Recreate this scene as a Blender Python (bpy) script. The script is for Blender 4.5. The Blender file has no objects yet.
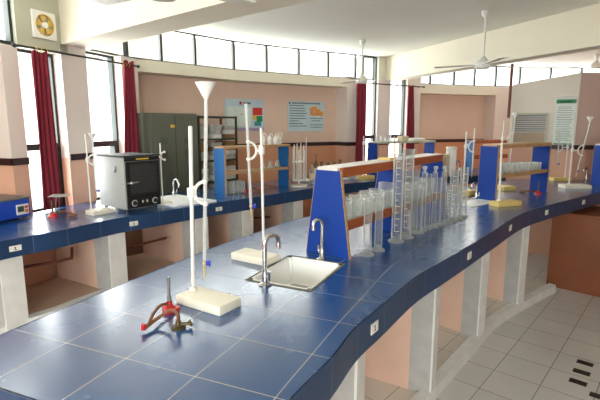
import bpy, bmesh, math, random
from mathutils import Vector, Matrix
random.seed(7)
S = bpy.context.scene
COL = S.collection
PI = math.pi
H, T = 1.48, 0.88            # eye height, counter top height
F, PITCH = 450.0, math.atan(75 / 450.0)
CP, SP = math.cos(PITCH), math.sin(PITCH)
ZC, ZL = 2.36, 2.06          # ceiling, underside of beams / sill of clerestory

def at(x, y, z=T):           # ground-plan point, on a level plane z, read from the photograph
    a = (x - 300) / F; b = (200 - y) / F
    t = (z - H) / (-SP + b * CP)
    return Vector((a * t, (CP + b * SP) * t, z))

# ------------------------------------------------------------------ materials
def new_mat(name):
    m = bpy.data.materials.new(name); m.use_nodes = True
    nt = m.node_tree; nt.nodes.clear()
    out = nt.nodes.new('ShaderNodeOutputMaterial')
    return m, nt, out

def lin(c):
    return tuple(((v / 12.92) if v <= 0.04045 else ((v + 0.055) / 1.055) ** 2.4) for v in [q / 255.0 for q in c]) + (1.0,)

def mat(name, rgb, rough=0.5, metal=0.0, var=0.06, scale=8.0, spec=0.5, bump=0.0, coat=0.0):
    m, nt, out = new_mat(name)
    p = nt.nodes.new('ShaderNodeBsdfPrincipled')
    p.inputs['Roughness'].default_value = rough
    p.inputs['Metallic'].default_value = metal
    p.inputs['Specular IOR Level'].default_value = spec
    p.inputs['Coat Weight'].default_value = coat
    c = lin(rgb)
    tc = nt.nodes.new('ShaderNodeTexCoord')
    n = nt.nodes.new('ShaderNodeTexNoise'); n.inputs['Scale'].default_value = scale; n.inputs['Detail'].default_value = 4
    nt.links.new(tc.outputs['Object'], n.inputs['Vector'])
    r = nt.nodes.new('ShaderNodeValToRGB')
    r.color_ramp.elements[0].position = 0.3; r.color_ramp.elements[1].position = 0.7
    r.color_ramp.elements[0].color = tuple(v * (1 - var) for v in c[:3]) + (1,)
    r.color_ramp.elements[1].color = tuple(min(1, v * (1 + var)) for v in c[:3]) + (1,)
    nt.links.new(n.outputs['Fac'], r.inputs['Fac'])
    nt.links.new(r.outputs['Color'], p.inputs['Base Color'])
    if bump:
        b = nt.nodes.new('ShaderNodeBump'); b.inputs['Strength'].default_value = bump; b.inputs['Distance'].default_value = 0.01
        nt.links.new(n.outputs['Fac'], b.inputs['Height']); nt.links.new(b.outputs['Normal'], p.inputs['Normal'])
    nt.links.new(p.outputs['BSDF'], out.inputs['Surface'])
    return m

def tile_mat(name, rgb, grout, tile, rough, mortar, coord='UV', rot=0.0, off=(0, 0), var=0.12, rrange=0.04, tint=None, spec=0.5, width=1.0, coat=0.0):
    m, nt, out = new_mat(name)
    p = nt.nodes.new('ShaderNodeBsdfPrincipled'); p.inputs['Specular IOR Level'].default_value = spec
    if coord == 'UV':
        src = nt.nodes.new('ShaderNodeTexCoord').outputs['UV']
    else:
        src = nt.nodes.new('ShaderNodeNewGeometry').outputs['Position']
    mp = nt.nodes.new('ShaderNodeMapping'); mp.vector_type = 'TEXTURE'
    mp.inputs['Rotation'].default_value = (0, 0, rot)
    c0 = Vector((off[0], off[1], 0)); c0.rotate(Matrix.Rotation(rot, 3, 'Z'))
    mp.inputs['Location'].default_value = c0
    mp.inputs['Scale'].default_value = (tile, tile, tile)
    nt.links.new(src, mp.inputs['Vector'])
    b = nt.nodes.new('ShaderNodeTexBrick')
    b.offset = 0.0; b.squash = 1.0
    b.inputs['Scale'].default_value = 1.0
    b.inputs['Brick Width'].default_value = width; b.inputs['Row Height'].default_value = 1.0
    b.inputs['Mortar Size'].default_value = mortar; b.inputs['Mortar Smooth'].default_value = 0.2
    c = lin(rgb)
    b.inputs['Color1'].default_value = tuple(v * (1 - var) for v in c[:3]) + (1,)
    b.inputs['Color2'].default_value = tuple(min(1, v * (1 + var)) for v in c[:3]) + (1,)
    b.inputs['Mortar'].default_value = lin(grout)
    nt.links.new(mp.outputs['Vector'], b.inputs['Vector'])
    n = nt.nodes.new('ShaderNodeTexNoise'); n.inputs['Scale'].default_value = 1.3; n.inputs['Detail'].default_value = 3
    nt.links.new(mp.outputs['Vector'], n.inputs['Vector'])
    mix = nt.nodes.new('ShaderNodeMix'); mix.data_type = 'RGBA'; mix.blend_type = 'MULTIPLY'
    mix.inputs['Factor'].default_value = 0.12
    nt.links.new(b.outputs['Color'], mix.inputs[6])
    cr = nt.nodes.new('ShaderNodeValToRGB'); cr.color_ramp.elements[0].position = .3; cr.color_ramp.elements[1].position = .75
    cr.color_ramp.elements[0].color = (.55, .55, .55, 1); cr.color_ramp.elements[1].color = (1, 1, 1, 1)
    nt.links.new(n.outputs['Fac'], cr.inputs['Fac']); nt.links.new(cr.outputs['Color'], mix.inputs[7])
    nt.links.new(mix.outputs[2], p.inputs['Base Color'])
    mr = nt.nodes.new('ShaderNodeMapRange'); mr.inputs['To Min'].default_value = rough - rrange; mr.inputs['To Max'].default_value = rough + rrange
    nt.links.new(n.outputs['Fac'], mr.inputs['Value']); nt.links.new(mr.outputs['Result'], p.inputs['Roughness'])
    p.inputs['Coat Weight'].default_value = coat; p.inputs['Coat Roughness'].default_value = .22; p.inputs['Coat IOR'].default_value = 1.7
    bp = nt.nodes.new('ShaderNodeBump'); bp.inputs['Strength'].default_value = 0.25; bp.inputs['Distance'].default_value = 0.004; bp.invert = True
    nt.links.new(b.outputs['Fac'], bp.inputs['Height']); nt.links.new(bp.outputs['Normal'], p.inputs['Normal'])
    nt.links.new(p.outputs['BSDF'], out.inputs['Surface'])
    return m

def wall_mat(name, low, high, top, zlow=1.235, ztop=ZL):
    """painted wall: a dado colour below the dark band, paler paint above, cream above the lintel"""
    m, nt, out = new_mat(name)
    p = nt.nodes.new('ShaderNodeBsdfPrincipled'); p.inputs['Roughness'].default_value = 0.55
    g = nt.nodes.new('ShaderNodeNewGeometry'); sx = nt.nodes.new('ShaderNodeSeparateXYZ')
    nt.links.new(g.outputs['Position'], sx.inputs[0])
    def step(z):
        n = nt.nodes.new('ShaderNodeMath'); n.operation = 'GREATER_THAN'; n.inputs[1].default_value = z
        nt.links.new(sx.outputs['Z'], n.inputs[0]); return n
    m1 = nt.nodes.new('ShaderNodeMix'); m1.data_type = 'RGBA'
    m1.inputs[6].default_value = lin(low); m1.inputs[7].default_value = lin(high)
    nt.links.new(step(zlow).outputs[0], m1.inputs['Factor'])
    m2 = nt.nodes.new('ShaderNodeMix'); m2.data_type = 'RGBA'; m2.inputs[7].default_value = lin(top)
    nt.links.new(step(ztop).outputs[0], m2.inputs['Factor']); nt.links.new(m1.outputs[2], m2.inputs[6])
    n = nt.nodes.new('ShaderNodeTexNoise'); n.inputs['Scale'].default_value = 3; n.inputs['Detail'].default_value = 6
    nt.links.new(g.outputs['Position'], n.inputs['Vector'])
    cr = nt.nodes.new('ShaderNodeValToRGB'); cr.color_ramp.elements[0].position = .3; cr.color_ramp.elements[1].position = .7
    cr.color_ramp.elements[0].color = (.9, .9, .9, 1)
    nt.links.new(n.outputs['Fac'], cr.inputs['Fac'])
    mx = nt.nodes.new('ShaderNodeMix'); mx.data_type = 'RGBA'; mx.blend_type = 'MULTIPLY'; mx.inputs['Factor'].default_value = .6
    nt.links.new(m2.outputs[2], mx.inputs[6]); nt.links.new(cr.outputs['Color'], mx.inputs[7])
    nt.links.new(mx.outputs[2], p.inputs['Base Color'])
    nt.links.new(p.outputs['BSDF'], out.inputs['Surface'])
    return m

def glass_mat(name, tint=(0.93, 0.95, 0.94), milk=0.05, edge=0.9, milk_rgb=(0.85, 0.87, 0.86), base=0.04, rim=.75, e0=.22, e1=.72):
    """thin-walled glass: clear face on, reflecting and whitish towards the rim"""
    m, nt, out = new_mat(name)
    tr = nt.nodes.new('ShaderNodeBsdfTransparent'); tr.inputs[0].default_value = tint + (1,)
    gl = nt.nodes.new('ShaderNodeBsdfGlossy'); gl.inputs['Roughness'].default_value = 0.04
    gl.inputs['Color'].default_value = (.95, .96, .96, 1)
    df = nt.nodes.new('ShaderNodeBsdfTranslucent'); df.inputs[0].default_value = milk_rgb + (1,)
    d2 = nt.nodes.new('ShaderNodeBsdfDiffuse'); d2.inputs[0].default_value = milk_rgb + (1,)
    dd = nt.nodes.new('ShaderNodeMixShader'); dd.inputs[0].default_value = .5
    nt.links.new(df.outputs[0], dd.inputs[1]); nt.links.new(d2.outputs[0], dd.inputs[2])
    lw = nt.nodes.new('ShaderNodeLayerWeight'); lw.inputs['Blend'].default_value = 0.5
    pw = nt.nodes.new('ShaderNodeMapRange'); pw.interpolation_type = 'SMOOTHSTEP'
    pw.inputs['From Min'].default_value = e0; pw.inputs['From Max'].default_value = e1
    nt.links.new(lw.outputs['Facing'], pw.inputs['Value'])
    ml = nt.nodes.new('ShaderNodeMath'); ml.operation = 'MULTIPLY_ADD'; ml.inputs[1].default_value = edge * 0.75; ml.inputs[2].default_value = base
    ml.use_clamp = True
    nt.links.new(pw.outputs['Result'], ml.inputs[0])
    m1 = nt.nodes.new('ShaderNodeMixShader'); m1.inputs[0].default_value = milk
    nt.links.new(tr.outputs[0], m1.inputs[1]); nt.links.new(dd.outputs[0], m1.inputs[2])
    m2 = nt.nodes.new('ShaderNodeMixShader')
    ge = nt.nodes.new('ShaderNodeMixShader'); ge.inputs[0].default_value = rim
    nt.links.new(gl.outputs[0], ge.inputs[1]); nt.links.new(dd.outputs[0], ge.inputs[2])
    nt.links.new(ml.outputs[0], m2.inputs[0]); nt.links.new(m1.outputs[0], m2.inputs[1]); nt.links.new(ge.outputs[0], m2.inputs[2])
    nt.links.new(m2.outputs[0], out.inputs['Surface'])
    return m

def wood_mat(name, rgb, rough=0.45, sc=6.0):
    m, nt, out = new_mat(name)
    p = nt.nodes.new('ShaderNodeBsdfPrincipled'); p.inputs['Roughness'].default_value = rough
    tc = nt.nodes.new('ShaderNodeTexCoord'); mp = nt.nodes.new('ShaderNodeMapping'); mp.inputs['Scale'].default_value = (sc * .4, sc * 4, sc * 4)
    n = nt.nodes.new('ShaderNodeTexNoise'); n.inputs['Scale'].default_value = 3; n.inputs['Detail'].default_value = 6
    nt.links.new(tc.outputs['Object'], mp.inputs[0]); nt.links.new(mp.outputs[0], n.inputs['Vector'])
    r = nt.nodes.new('ShaderNodeValToRGB'); c = lin(rgb)
    r.color_ramp.elements[0].position = .35; r.color_ramp.elements[1].position = .65
    r.color_ramp.elements[0].color = tuple(v * .72 for v in c[:3]) + (1,); r.color_ramp.elements[1].color = c
    nt.links.new(n.outputs['Fac'], r.inputs['Fac']); nt.links.new(r.outputs['Color'], p.inputs['Base Color'])
    nt.links.new(p.outputs['BSDF'], out.inputs['Surface'])
    return m

TILE = 0.217
M = {}
M['blue_tile'] = tile_mat('blue glazed counter tile', (18, 78, 138), (172, 174, 168), TILE, 0.27, 0.007, spec=0.5, var=.10, coat=.62, rrange=.015)
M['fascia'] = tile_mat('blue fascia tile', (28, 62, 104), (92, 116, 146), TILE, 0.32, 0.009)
M['floor'] = tile_mat('white floor tile', (222, 220, 216), (110, 94, 84), 0.2555, 0.32, 0.008, coord='POS', rot=math.radians(49.1), off=(0.15, 0.0025), var=.04)
M['plinth'] = tile_mat('pale plinth tile', (218, 210, 198), (130, 120, 108), 0.2555, 0.4, 0.008, coord='POS', rot=math.radians(49.1), off=(0.1, 0.06), var=.04)
M['wall'] = wall_mat('pink painted wall', (230, 182, 156), (234, 222, 214), (234, 228, 214))
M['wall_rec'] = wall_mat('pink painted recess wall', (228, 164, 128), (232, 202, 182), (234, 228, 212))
M['block'] = wall_mat('cream painted partition', (224, 178, 154), (234, 226, 214), (234, 226, 214))
M['rightwall'] = wall_mat('dusky pink painted wall', (216, 168, 144), (212, 184, 172), (212, 184, 172))
M['dusty'] = mat('dusty concrete', (206, 178, 156), .8, var=.22, scale=2.5)
M['slab'] = mat('whitewashed plaster', (232, 232, 230), .7, var=.06, scale=12)
M['slab_pink'] = mat('salmon painted plaster', (236, 200, 180), .7, var=.06, scale=5)
M['slab_grey'] = mat('bare grey plaster', (186, 186, 184), .8, var=.08, scale=14)
M['ceiling'] = mat('ceiling paint', (230, 229, 216), .8, var=.03, scale=1.5)
M['beam'] = mat('cream beam paint', (232, 224, 204), .7, var=.03, scale=1.5)
M['stripe'] = mat('dark maroon band tile', (52, 24, 24), .3)
M['black_frame'] = mat('dark green metal frame', (38, 46, 42), .45)
M['grey_panel'] = mat('grey green board', (190, 190, 170), .6, var=.03)
M['pane'] = glass_mat('window glass', (0.97, 0.99, 0.98), 0.0, 0.5, base=0.03, rim=0.0)
M['glass'] = glass_mat('laboratory glass', (0.92, 0.93, 0.93), 0.05, 1.0, (.95, .96, .95))
M['glass_milk'] = glass_mat('frosted burette glass', (0.9, 0.92, 0.92), 0.62, 0.5, (0.93, 0.94, 0.93))
M['glass_base'] = glass_mat('thick glass foot', (0.85, 0.88, 0.86), 0.5, 0.9)
M['glass_beaker'] = glass_mat('beaker glass', (0.90, 0.92, 0.91), 0.22, 1.0, (.95, .95, .93), e0=.12, e1=.65)
M['glass_amber'] = glass_mat('tinted bottle glass', (0.72, 0.66, 0.52), 0.2, 0.6, (0.66, 0.60, 0.48))
M['white_plastic'] = mat('white plastic', (240, 238, 232), .35, var=.02)
M['ivory'] = mat('ivory plastic base', (244, 238, 220), .45, var=.03, scale=20)
M['yellow'] = mat('aged yellow plastic base', (236, 208, 128), .5, var=.05, scale=20)
M['white_metal'] = mat('white coated rod', (236, 234, 230), .3, var=.02)
M['chrome'] = mat('chrome', (205, 205, 205), .14, metal=1.0, var=.02)
M['steel'] = mat('dull steel', (150, 150, 148), .35, metal=.9, var=.05)
M['blue_panel'] = mat('royal blue laminate', (14, 62, 152), .5, var=.04, scale=3, spec=.35)
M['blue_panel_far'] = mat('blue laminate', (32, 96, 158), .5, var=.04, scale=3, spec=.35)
M['wood'] = wood_mat('varnished red wood', (176, 92, 48))
M['wood_pale'] = wood_mat('pale wood', (206, 164, 116))
M['shelf_white'] = mat('worn white laminate', (226, 222, 214), .4, var=.05)
M['shelf_grey'] = mat('grey green laminate', (196, 196, 176), .45, var=.05)
M['sink'] = mat('white ceramic', (252, 252, 249), .35, var=.01, spec=.4)
M['grime'] = mat('dark silicone seal', (112, 108, 92), .7, var=.2, scale=30)
M['red'] = mat('red enamel', (196, 28, 32), .35)
M['rubber'] = mat('brown rubber hose', (128, 80, 52), .5, var=.12, scale=40)
M['brass'] = mat('old brass', (96, 84, 56), .4, metal=.7, var=.15, scale=40)
M['gold'] = mat('yellowed plastic blade', (214, 176, 84), .4)
M['dark'] = mat('black enamel', (26, 27, 29), .35)
M['dark_matt'] = mat('matt charcoal', (46, 47, 48), .6)
M['oven_grey'] = mat('pale grey enamel', (176, 180, 178), .4, var=.03)
M['device_blue'] = mat('blue device enamel', (26, 74, 190), .4, var=.03)
M['device_top'] = mat('grey device lid', (108, 112, 110), .4)
M['white_paper'] = mat('white paper', (232, 230, 222), .7, var=.05, scale=20)
M['grey_paper'] = mat('grey paper', (188, 186, 180), .75, var=.12, scale=20)
M['brown_paper'] = mat('brown paper', (150, 112, 74), .75, var=.1, scale=20)
M['olive'] = mat('olive steel cabinet', (94, 98, 84), .45, var=.05)
M['olive_side'] = mat('olive steel seams', (58, 62, 46), .5)
M['curtain'] = mat('maroon curtain cloth', (130, 22, 44), .75, var=.12, scale=10)
M['box'] = mat('orange brown board', (142, 84, 54), .55, var=.1, scale=4)
M['pipe'] = mat('rusty pipe', (112, 60, 44), .5)
M['stop_blue'] = mat('blue stopcock plastic', (30, 50, 190), .35)
M['tip'] = mat('tan rubber tip', (206, 182, 130), .5)
M['cream'] = mat('cream box', (226, 214, 184), .5)
M['fan_white'] = mat('white fan enamel', (232, 232, 224), .4)
M['fan_blade'] = mat('fan blade enamel', (238, 236, 226), .4)
M['lcd'] = mat('dark display', (70, 78, 80), .2)
M['orange'] = mat('orange button', (230, 120, 30), .4)
M['ink'] = mat('dark ink', (60, 66, 74), .6)
M['green'] = mat('green print', (40, 140, 84), .5)
M['mint'] = mat('pale mint print', (222, 234, 226), .5)
M['sky_print'] = mat('pale blue print', (196, 216, 224), .5)
M['orange_print'] = mat('orange print', (232, 160, 76), .5)
M['red_print'] = mat('red print', (208, 52, 44), .5)
M['yellow_print'] = mat('yellow print', (226, 190, 70), .5)
M['teal_print'] = mat('teal print', (60, 140, 150), .5)
M['lilac'] = mat('lilac print', (178, 160, 190), .5)
M['louvre'] = mat('louvre glass slats', (100, 108, 110), .25, var=.1)
M['sill_board'] = mat('brownish board', (172, 152, 128), .5)
M['louvre2'] = mat('brownish louvre slats', (126, 116, 104), .3, var=.1)

# ------------------------------------------------------------------ mesh builder
class MB:
    def __init__(s): s.bm = bmesh.new(); s.uv = None; s.mats = []
    def box(s, c, size, rz=0.0, bev=0.0, mi=0, M4=None):
        g = bmesh.ops.create_cube(s.bm, size=1.0)
        vs = g['verts']
        bmesh.ops.scale(s.bm, vec=size, verts=vs)
        if bev:
            es = list({e for v in vs for e in v.link_edges})
            r = bmesh.ops.bevel(s.bm, geom=es, offset=bev, segments=2, affect='EDGES', profile=0.6)
            vs = list({v for f in r['faces'] for v in f.verts} | {v for v in vs if v.is_valid})
        m = Matrix.Translation(c) @ Matrix.Rotation(rz, 4, 'Z')
        if M4 is not None: m = M4 @ m
        bmesh.ops.transform(s.bm, matrix=m, verts=vs)
        for f in {f for v in vs for f in v.link_faces}: f.material_index = mi
        return s
    def tube(s, pts, r, seg=12, cap=True, mi=0):
        pts = [Vector(p) for p in pts]
        rs = r if isinstance(r, (list, tuple)) else [r] * len(pts)
        rings = []; up = None
        for i, p in enumerate(pts):
            if i == 0: d = pts[1] - p
            elif i == len(pts) - 1: d = p - pts[i - 1]
            else: d = (pts[i + 1] - p).normalized() + (p - pts[i - 1]).normalized()
            d.normalize()
            if up is None:
                up = Vector((0, 0, 1)) if abs(d.z) < .9 else Vector((1, 0, 0))
            a = d.cross(up).normalized(); b = a.cross(d).normalized(); up = b
            rings.append([s.bm.verts.new(p + (a * math.cos(2 * PI * k / seg) + b * math.sin(2 * PI * k / seg)) * rs[i]) for k in range(seg)])
        for i in range(len(rings) - 1):
            for k in range(seg):
                f = s.bm.faces.new((rings[i][k], rings[i][(k + 1) % seg], rings[i + 1][(k + 1) % seg], rings[i + 1][k])); f.material_index = mi
        if cap:
            s.bm.faces.new(list(reversed(rings[0]))).material_index = mi; s.bm.faces.new(rings[-1]).material_index = mi
        return s
    def lathe(s, prof, c=(0, 0, 0), seg=24, mi=0, cap0=False, cap1=False):
        c = Vector(c); rings = []
        for (r, z) in prof:
            rings.append([s.bm.verts.new(c + Vector((r * math.cos(2 * PI * k / seg), r * math.sin(2 * PI * k / seg), z))) for k in range(seg)])
        for i in range(len(rings) - 1):
            for k in range(seg):
                f = s.bm.faces.new((rings[i][k], rings[i][(k + 1) % seg], rings[i + 1][(k + 1) % seg], rings[i + 1][k])); f.material_index = mi
        if cap0: s.bm.faces.new(list(reversed(rings[0]))).material_index = mi
        if cap1: s.bm.faces.new(rings[-1]).material_index = mi
        return s
    def prism(s, poly, z0, z1, mi=0, M4=None):
        n = len(poly)
        z1s = z1 if isinstance(z1, (list, tuple)) else [z1] * n
        z0s = z0 if isinstance(z0, (list, tuple)) else [z0] * n
        a = [s.bm.verts.new((p[0], p[1], z0s[i])) for i, p in enumerate(poly)]
        b = [s.bm.verts.new((p[0], p[1], z1s[i])) for i, p in enumerate(poly)]
        fs = [s.bm.faces.new(list(reversed(a))), s.bm.faces.new(b)]
        for i in range(n): fs.append(s.bm.faces.new((a[i], a[(i + 1) % n], b[(i + 1) % n], b[i])))
        for f in fs: f.material_index = mi
        if M4 is not None: bmesh.ops.transform(s.bm, matrix=M4, verts=a + b)
        return s
    def plate(s, poly, th, M4, mi=0):      # polygon in local x,z extruded along local y by th
        m = M4 @ Matrix(((1, 0, 0, 0), (0, 0, 1, 0), (0, 1, 0, 0), (0, 0, 0, 1)))
        return s.prism(poly, -th / 2, th / 2, mi, m)
    def ball(s, c, r, sz=(1, 1, 1), mi=0, seg=14):
        g = bmesh.ops.create_uvsphere(s.bm, u_segments=seg, v_segments=seg // 2 + 2, radius=r)
        bmesh.ops.scale(s.bm, vec=sz, verts=g['verts']); bmesh.ops.translate(s.bm, vec=c, verts=g['verts'])
        for f in {f for v in g['verts'] for f in v.link_faces}: f.material_index = mi
        return s
    def wall(s, p, q, z0, z1, th, out, mi=0):   # straight piece from p to q, thickened to the side of vector out
        p, q = Vector(p[:2]), Vector(q[:2]); d = (q - p).normalized(); n = Vector((-d.y, d.x))
        if n.dot(Vector(out[:2])) < 0: n = -n
        return s.prism([p, q, q + n * th, p + n * th], z0, z1, mi)
    def build(s, name, mats, parent=None, smooth=True, loc=None, rz=0.0):
        bmesh.ops.recalc_face_normals(s.bm, faces=s.bm.faces)
        me = bpy.data.meshes.new(name); s.bm.to_mesh(me); s.bm.free()
        for m in (mats if isinstance(mats, (list, tuple)) else [mats]): me.materials.append(m)
        if smooth:
            for f in me.polygons: f.use_smooth = True
            me.set_sharp_from_angle(angle=math.radians(38))
        o = bpy.data.objects.new(name, me); COL.objects.link(o)
        if parent is not None: o.parent = parent
        if loc is not None: o.location = loc
        o.rotation_euler.z = rz
        return o

def tag(o, label, cat, group=None):
    o['label'] = label; o['category'] = cat
    if group: o['group'] = group
    return o
def thing(name, label, cat, loc=(0, 0, 0), rz=0.0, group=None):
    o = bpy.data.objects.new(name, None); COL.objects.link(o); o.empty_display_size = .05
    o.location = loc; o.rotation_euler.z = rz
    return tag(o, label, cat, group)
def struct(o): o['kind'] = 'structure'; return o
def dup(root, loc, rz=None, label=None, group=None, scale=None):
    r = root.copy(); COL.objects.link(r); r.location = loc
    if rz is not None: r.rotation_euler.z = rz
    if label: r['label'] = label
    if group: r['group'] = group
    if scale: r.scale = scale
    for ch in list(root.children):
        c = ch.copy(); COL.objects.link(c); c.parent = r
        for g in list(ch.children):
            d = g.copy(); COL.objects.link(d); d.parent = c
    return r

def catmull(P, n):
    """centripetal Catmull-Rom through the points, n steps per span"""
    P = [Vector(p) for p in P]; out = []
    for i in range(len(P) - 1):
        p0 = P[i - 1] if i else P[0] * 2 - P[1]; p1, p2 = P[i], P[i + 1]; p3 = P[i + 2] if i + 2 < len(P) else P[-1] * 2 - P[-2]
        t0 = 0.0; t1 = t0 + max(1e-6, (p1 - p0).length) ** .5; t2 = t1 + max(1e-6, (p2 - p1).length) ** .5; t3 = t2 + max(1e-6, (p3 - p2).length) ** .5
        for k in range(n):
            t = t1 + (t2 - t1) * k / n
            a1 = p0 * ((t1 - t) / (t1 - t0)) + p1 * ((t - t0) / (t1 - t0)); a2 = p1 * ((t2 - t) / (t2 - t1)) + p2 * ((t - t1) / (t2 - t1)); a3 = p2 * ((t3 - t) / (t3 - t2)) + p3 * ((t - t2) / (t3 - t2))
            b1 = a1 * ((t2 - t) / (t2 - t0)) + a2 * ((t - t0) / (t2 - t0)); b2 = a2 * ((t3 - t) / (t3 - t1)) + a3 * ((t - t1) / (t3 - t1))
            out.append(b1 * ((t2 - t) / (t2 - t1)) + b2 * ((t - t1) / (t2 - t1)))
    out.append(P[-1]); return out

def V2(x, y): return Vector((x, y))

# ------------------------------------------------------------------ camera, world
cam = bpy.data.cameras.new('camera'); co = bpy.data.objects.new('camera', cam); COL.objects.link(co)
co.location = (0, 0, H); co.rotation_euler = (PI / 2 - PITCH, 0, 0)
cam.sensor_width = 36; cam.lens = 27.0; cam.clip_start = .02; S.camera = co

w = bpy.data.worlds.new('sky'); S.world = w; w.use_nodes = True
bg = w.node_tree.nodes['Background']; bg.inputs[0].default_value = (0.97, 0.99, 1.0, 1); bg.inputs[1].default_value = 1.2

# ------------------------------------------------------------------ room plan
L0, LD = Vector((-1.93, 2.90)), Vector((0.358, 0.934))       # window wall on the left: L(t)
LN = Vector((-0.934, 0.358))                                  # its outward normal
def L(t, off=0.0): return L0 + LD * t + LN * off
UP = catmull([(-1.45, 4.153), (-1.26, 4.35), (-1.0, 4.64), (-.69, 4.97), (-.35, 5.23), (0, 5.46), (.36, 5.69), (.60, 5.83)], 4)
BAY = [V2(.60, 5.83), V2(.83, 5.97), V2(1.03, 6.09), V2(1.22, 6.22), V2(1.50, 6.45), V2(1.72, 6.58)]
UP2 = catmull([(1.72, 6.58), (2.3, 6.85), (3.0, 7.05), (3.6, 7.15), (5.6, 7.3)], 4)
def offs(P, d):
    o = []
    for i, p in enumerate(P):
        a = P[max(0, i - 1)]; b = P[min(len(P) - 1, i + 1)]; t = (b - a).normalized()
        o.append(p + Vector((-t.y, t.x)) * d)
    return o
def ribbon_wall(mb, P, z0, z1, th, mi=0):
    Q = offs(P, th)
    for i in range(len(P) - 1): mb.prism([P[i], P[i + 1], Q[i + 1], Q[i]], z0, z1, mi)
    return mb

t1a, t1b, t2a, t2b, tE = .195, .535, .765, 1.141, 1.342
# floor and ceiling
mb = MB(); mb.box((1.0, 2.5, -.03), (11, 11.5, .06)); struct(mb.build('floor', M['floor']))
mb = MB(); mb.box((1.0, 2.5, ZC + .06), (11, 11.5, .12)); struct(mb.build('ceiling', M['ceiling']))

# left window wall
mb = MB()
mb.wall(L(.08), L(t1a), 0, 1.99, .25, LN)
mb.wall(L(t1b), L(t2a), 0, ZL, .25, LN)
mb.wall(L(t2b), L(tE), 0, ZL, .25, LN)
mb.wall(L(t1a), L(t1b), 0, .86, .25, LN); mb.wall(L(t2a), L(t2b), 0, .86, .25, LN)
# board above the first window, with the fan opening's backing
mb.wall(L(.20), L(.60), 1.99, ZC, .12, LN, 1)
mb.wall(L(.60), L(.75), ZL, ZC, .12, LN, 1)
# recess farther left
mb.wall(L(-3.2, .25), L(.08, .25), 0, ZL, .15, LN, 2)
mb.wall(L(-3.2), L(.08), 1.99, ZL, .4, LN, 0)
struct(mb.build('wall_left', [M['wall'], M['grey_panel'], M['wall_rec']], smooth=False))
# back wall with its recess
mb = MB()
REC = offs(UP, .24)
ribbon_wall(mb, REC, 0, ZL, .12, 1)
ribbon_wall(mb, UP, 1.955, ZL, .30, 2)
mb.prism([UP[0], REC[0], REC[0] + V2(-.12, -.1), UP[0] + V2(-.02, -.02)], 0, ZL, 1)
mb.prism([UP[-1], UP[-1] + V2(.05, .03), REC[-1] + V2(.12, .1), REC[-1]], 0, ZL, 0)
mb.wall(BAY[0], BAY[1], 0, ZL, .24, (-.5, .86))
mb.wall(BAY[1], BAY[2], 0, .86, .2, (-.5, .86))
mb.wall(BAY[2], BAY[3], 0, ZC, .3, (-.5, .86))
mb.wall(BAY[3], BAY[4], 0, .86, .2, (-.5, .86))
mb.wall(BAY[4], BAY[5], 0, ZL, .24, (-.5, .86))
mb.wall(BAY[4], BAY[5], ZL, ZC, .1, (-.5, .86))
REC2 = offs(UP2[:9], .24)
ribbon_wall(mb, REC2, 0, ZL, .12, 1)
ribbon_wall(mb, UP2[:9], 1.93, ZL, .30, 2)
ribbon_wall(mb, UP2[8:], 0, ZL, .3, 0)
mb.prism([BAY[5], BAY[5] + V2(-.03, .0), REC2[0] + V2(-.05, .05), REC2[0]], 0, ZL, 1)
struct(mb.build('wall_back', [M['wall'], M['wall_rec'], M['beam']], smooth=False))
# partition block on the right
BP1, BP2 = V2(2.44, 5.30), V2(3.0, 4.95)
mb = MB()
mb.prism([BP1, BP2, BP2 + V2(.15, .2), BP1 + V2(.1, .2)], 0, [1.935, 2.03, 2.03, 1.935])
struct(mb.build('wall_partition', M['block'], smooth=False))
mb = MB(); mb.prism([BP2 + V2(.003, 0), V2(6.4, 4.95), V2(6.4, 5.15), BP2 + V2(.15, .19)], 0, 2.03)
struct(mb.build('wall_right', M['rightwall'], smooth=False))
# room closed behind the photographer: solid ends, rear wall with unseen windows added for fill light
mb = MB()
LE = L(-3.2)
mb.prism([LE, LE + V2(-.2, 0), V2(LE.x - .9, -2.6), V2(LE.x - .7, -2.6)], 0, ZL)
struct(mb.build('wall_side', M['wall'], smooth=False))
mb = MB()
mb.box((1.0, -2.7, .45), (9, .2, .9)); mb.box((1.0, -2.7, 2.26), (9, .2, .2))
for x in (-3.3, -1.2, 1.0): mb.box((x, -2.7, 1.5), (.45, .2, 1.4))
mb.box((3.85, -2.7, 1.5), (5.3, .2, 1.4))
struct(mb.build('wall_front', M['wall'], smooth=False))
mb = MB(); mb.box((6.4, 2.0, 1.18), (.2, 9.6, 2.36))
struct(mb.build('wall_east', M['rightwall'], smooth=False))

# dark bands (trim)
def stripe(name, segs):
    mb = MB()
    for p, q, out in segs: mb.wall(p, q, 1.215, 1.262, .012, out)
    struct(mb.build(name, M['stripe'], smooth=False))
inn = -LN
stripe('trim_1', [(L(.08), L(t1a), inn), (L(t1b), L(t2a), inn), (L(t2b), L(tE), inn), (L(.08), L(.08, .25), -LD), (L(-3, .25), L(.08, .25), inn)])
segs = [(REC[i], REC[i + 1], (.5, -.86)) for i in range(len(REC) - 1)] + [(REC[-1], UP[-1], (-.86, -.5)), (BAY[0], BAY[1], (.5, -.86)), (BAY[2], BAY[3], (.5, -.86)), (BAY[4], BAY[5], (.5, -.86))]
segs += [(REC2[i], REC2[i + 1], (.4, -.9)) for i in range(len(REC2) - 1)]
stripe('trim_2', segs)
NB = Vector((-(BP2 - BP1).y, (BP2 - BP1).x)).normalized() * -1
stripe('trim_3', [(BP1, BP1 + (BP2 - BP1) * .05, NB), (BP1 + (BP2 - BP1) * .50, BP2, NB), (BP2, V2(6.3, 4.95), (0, -1))])

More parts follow.
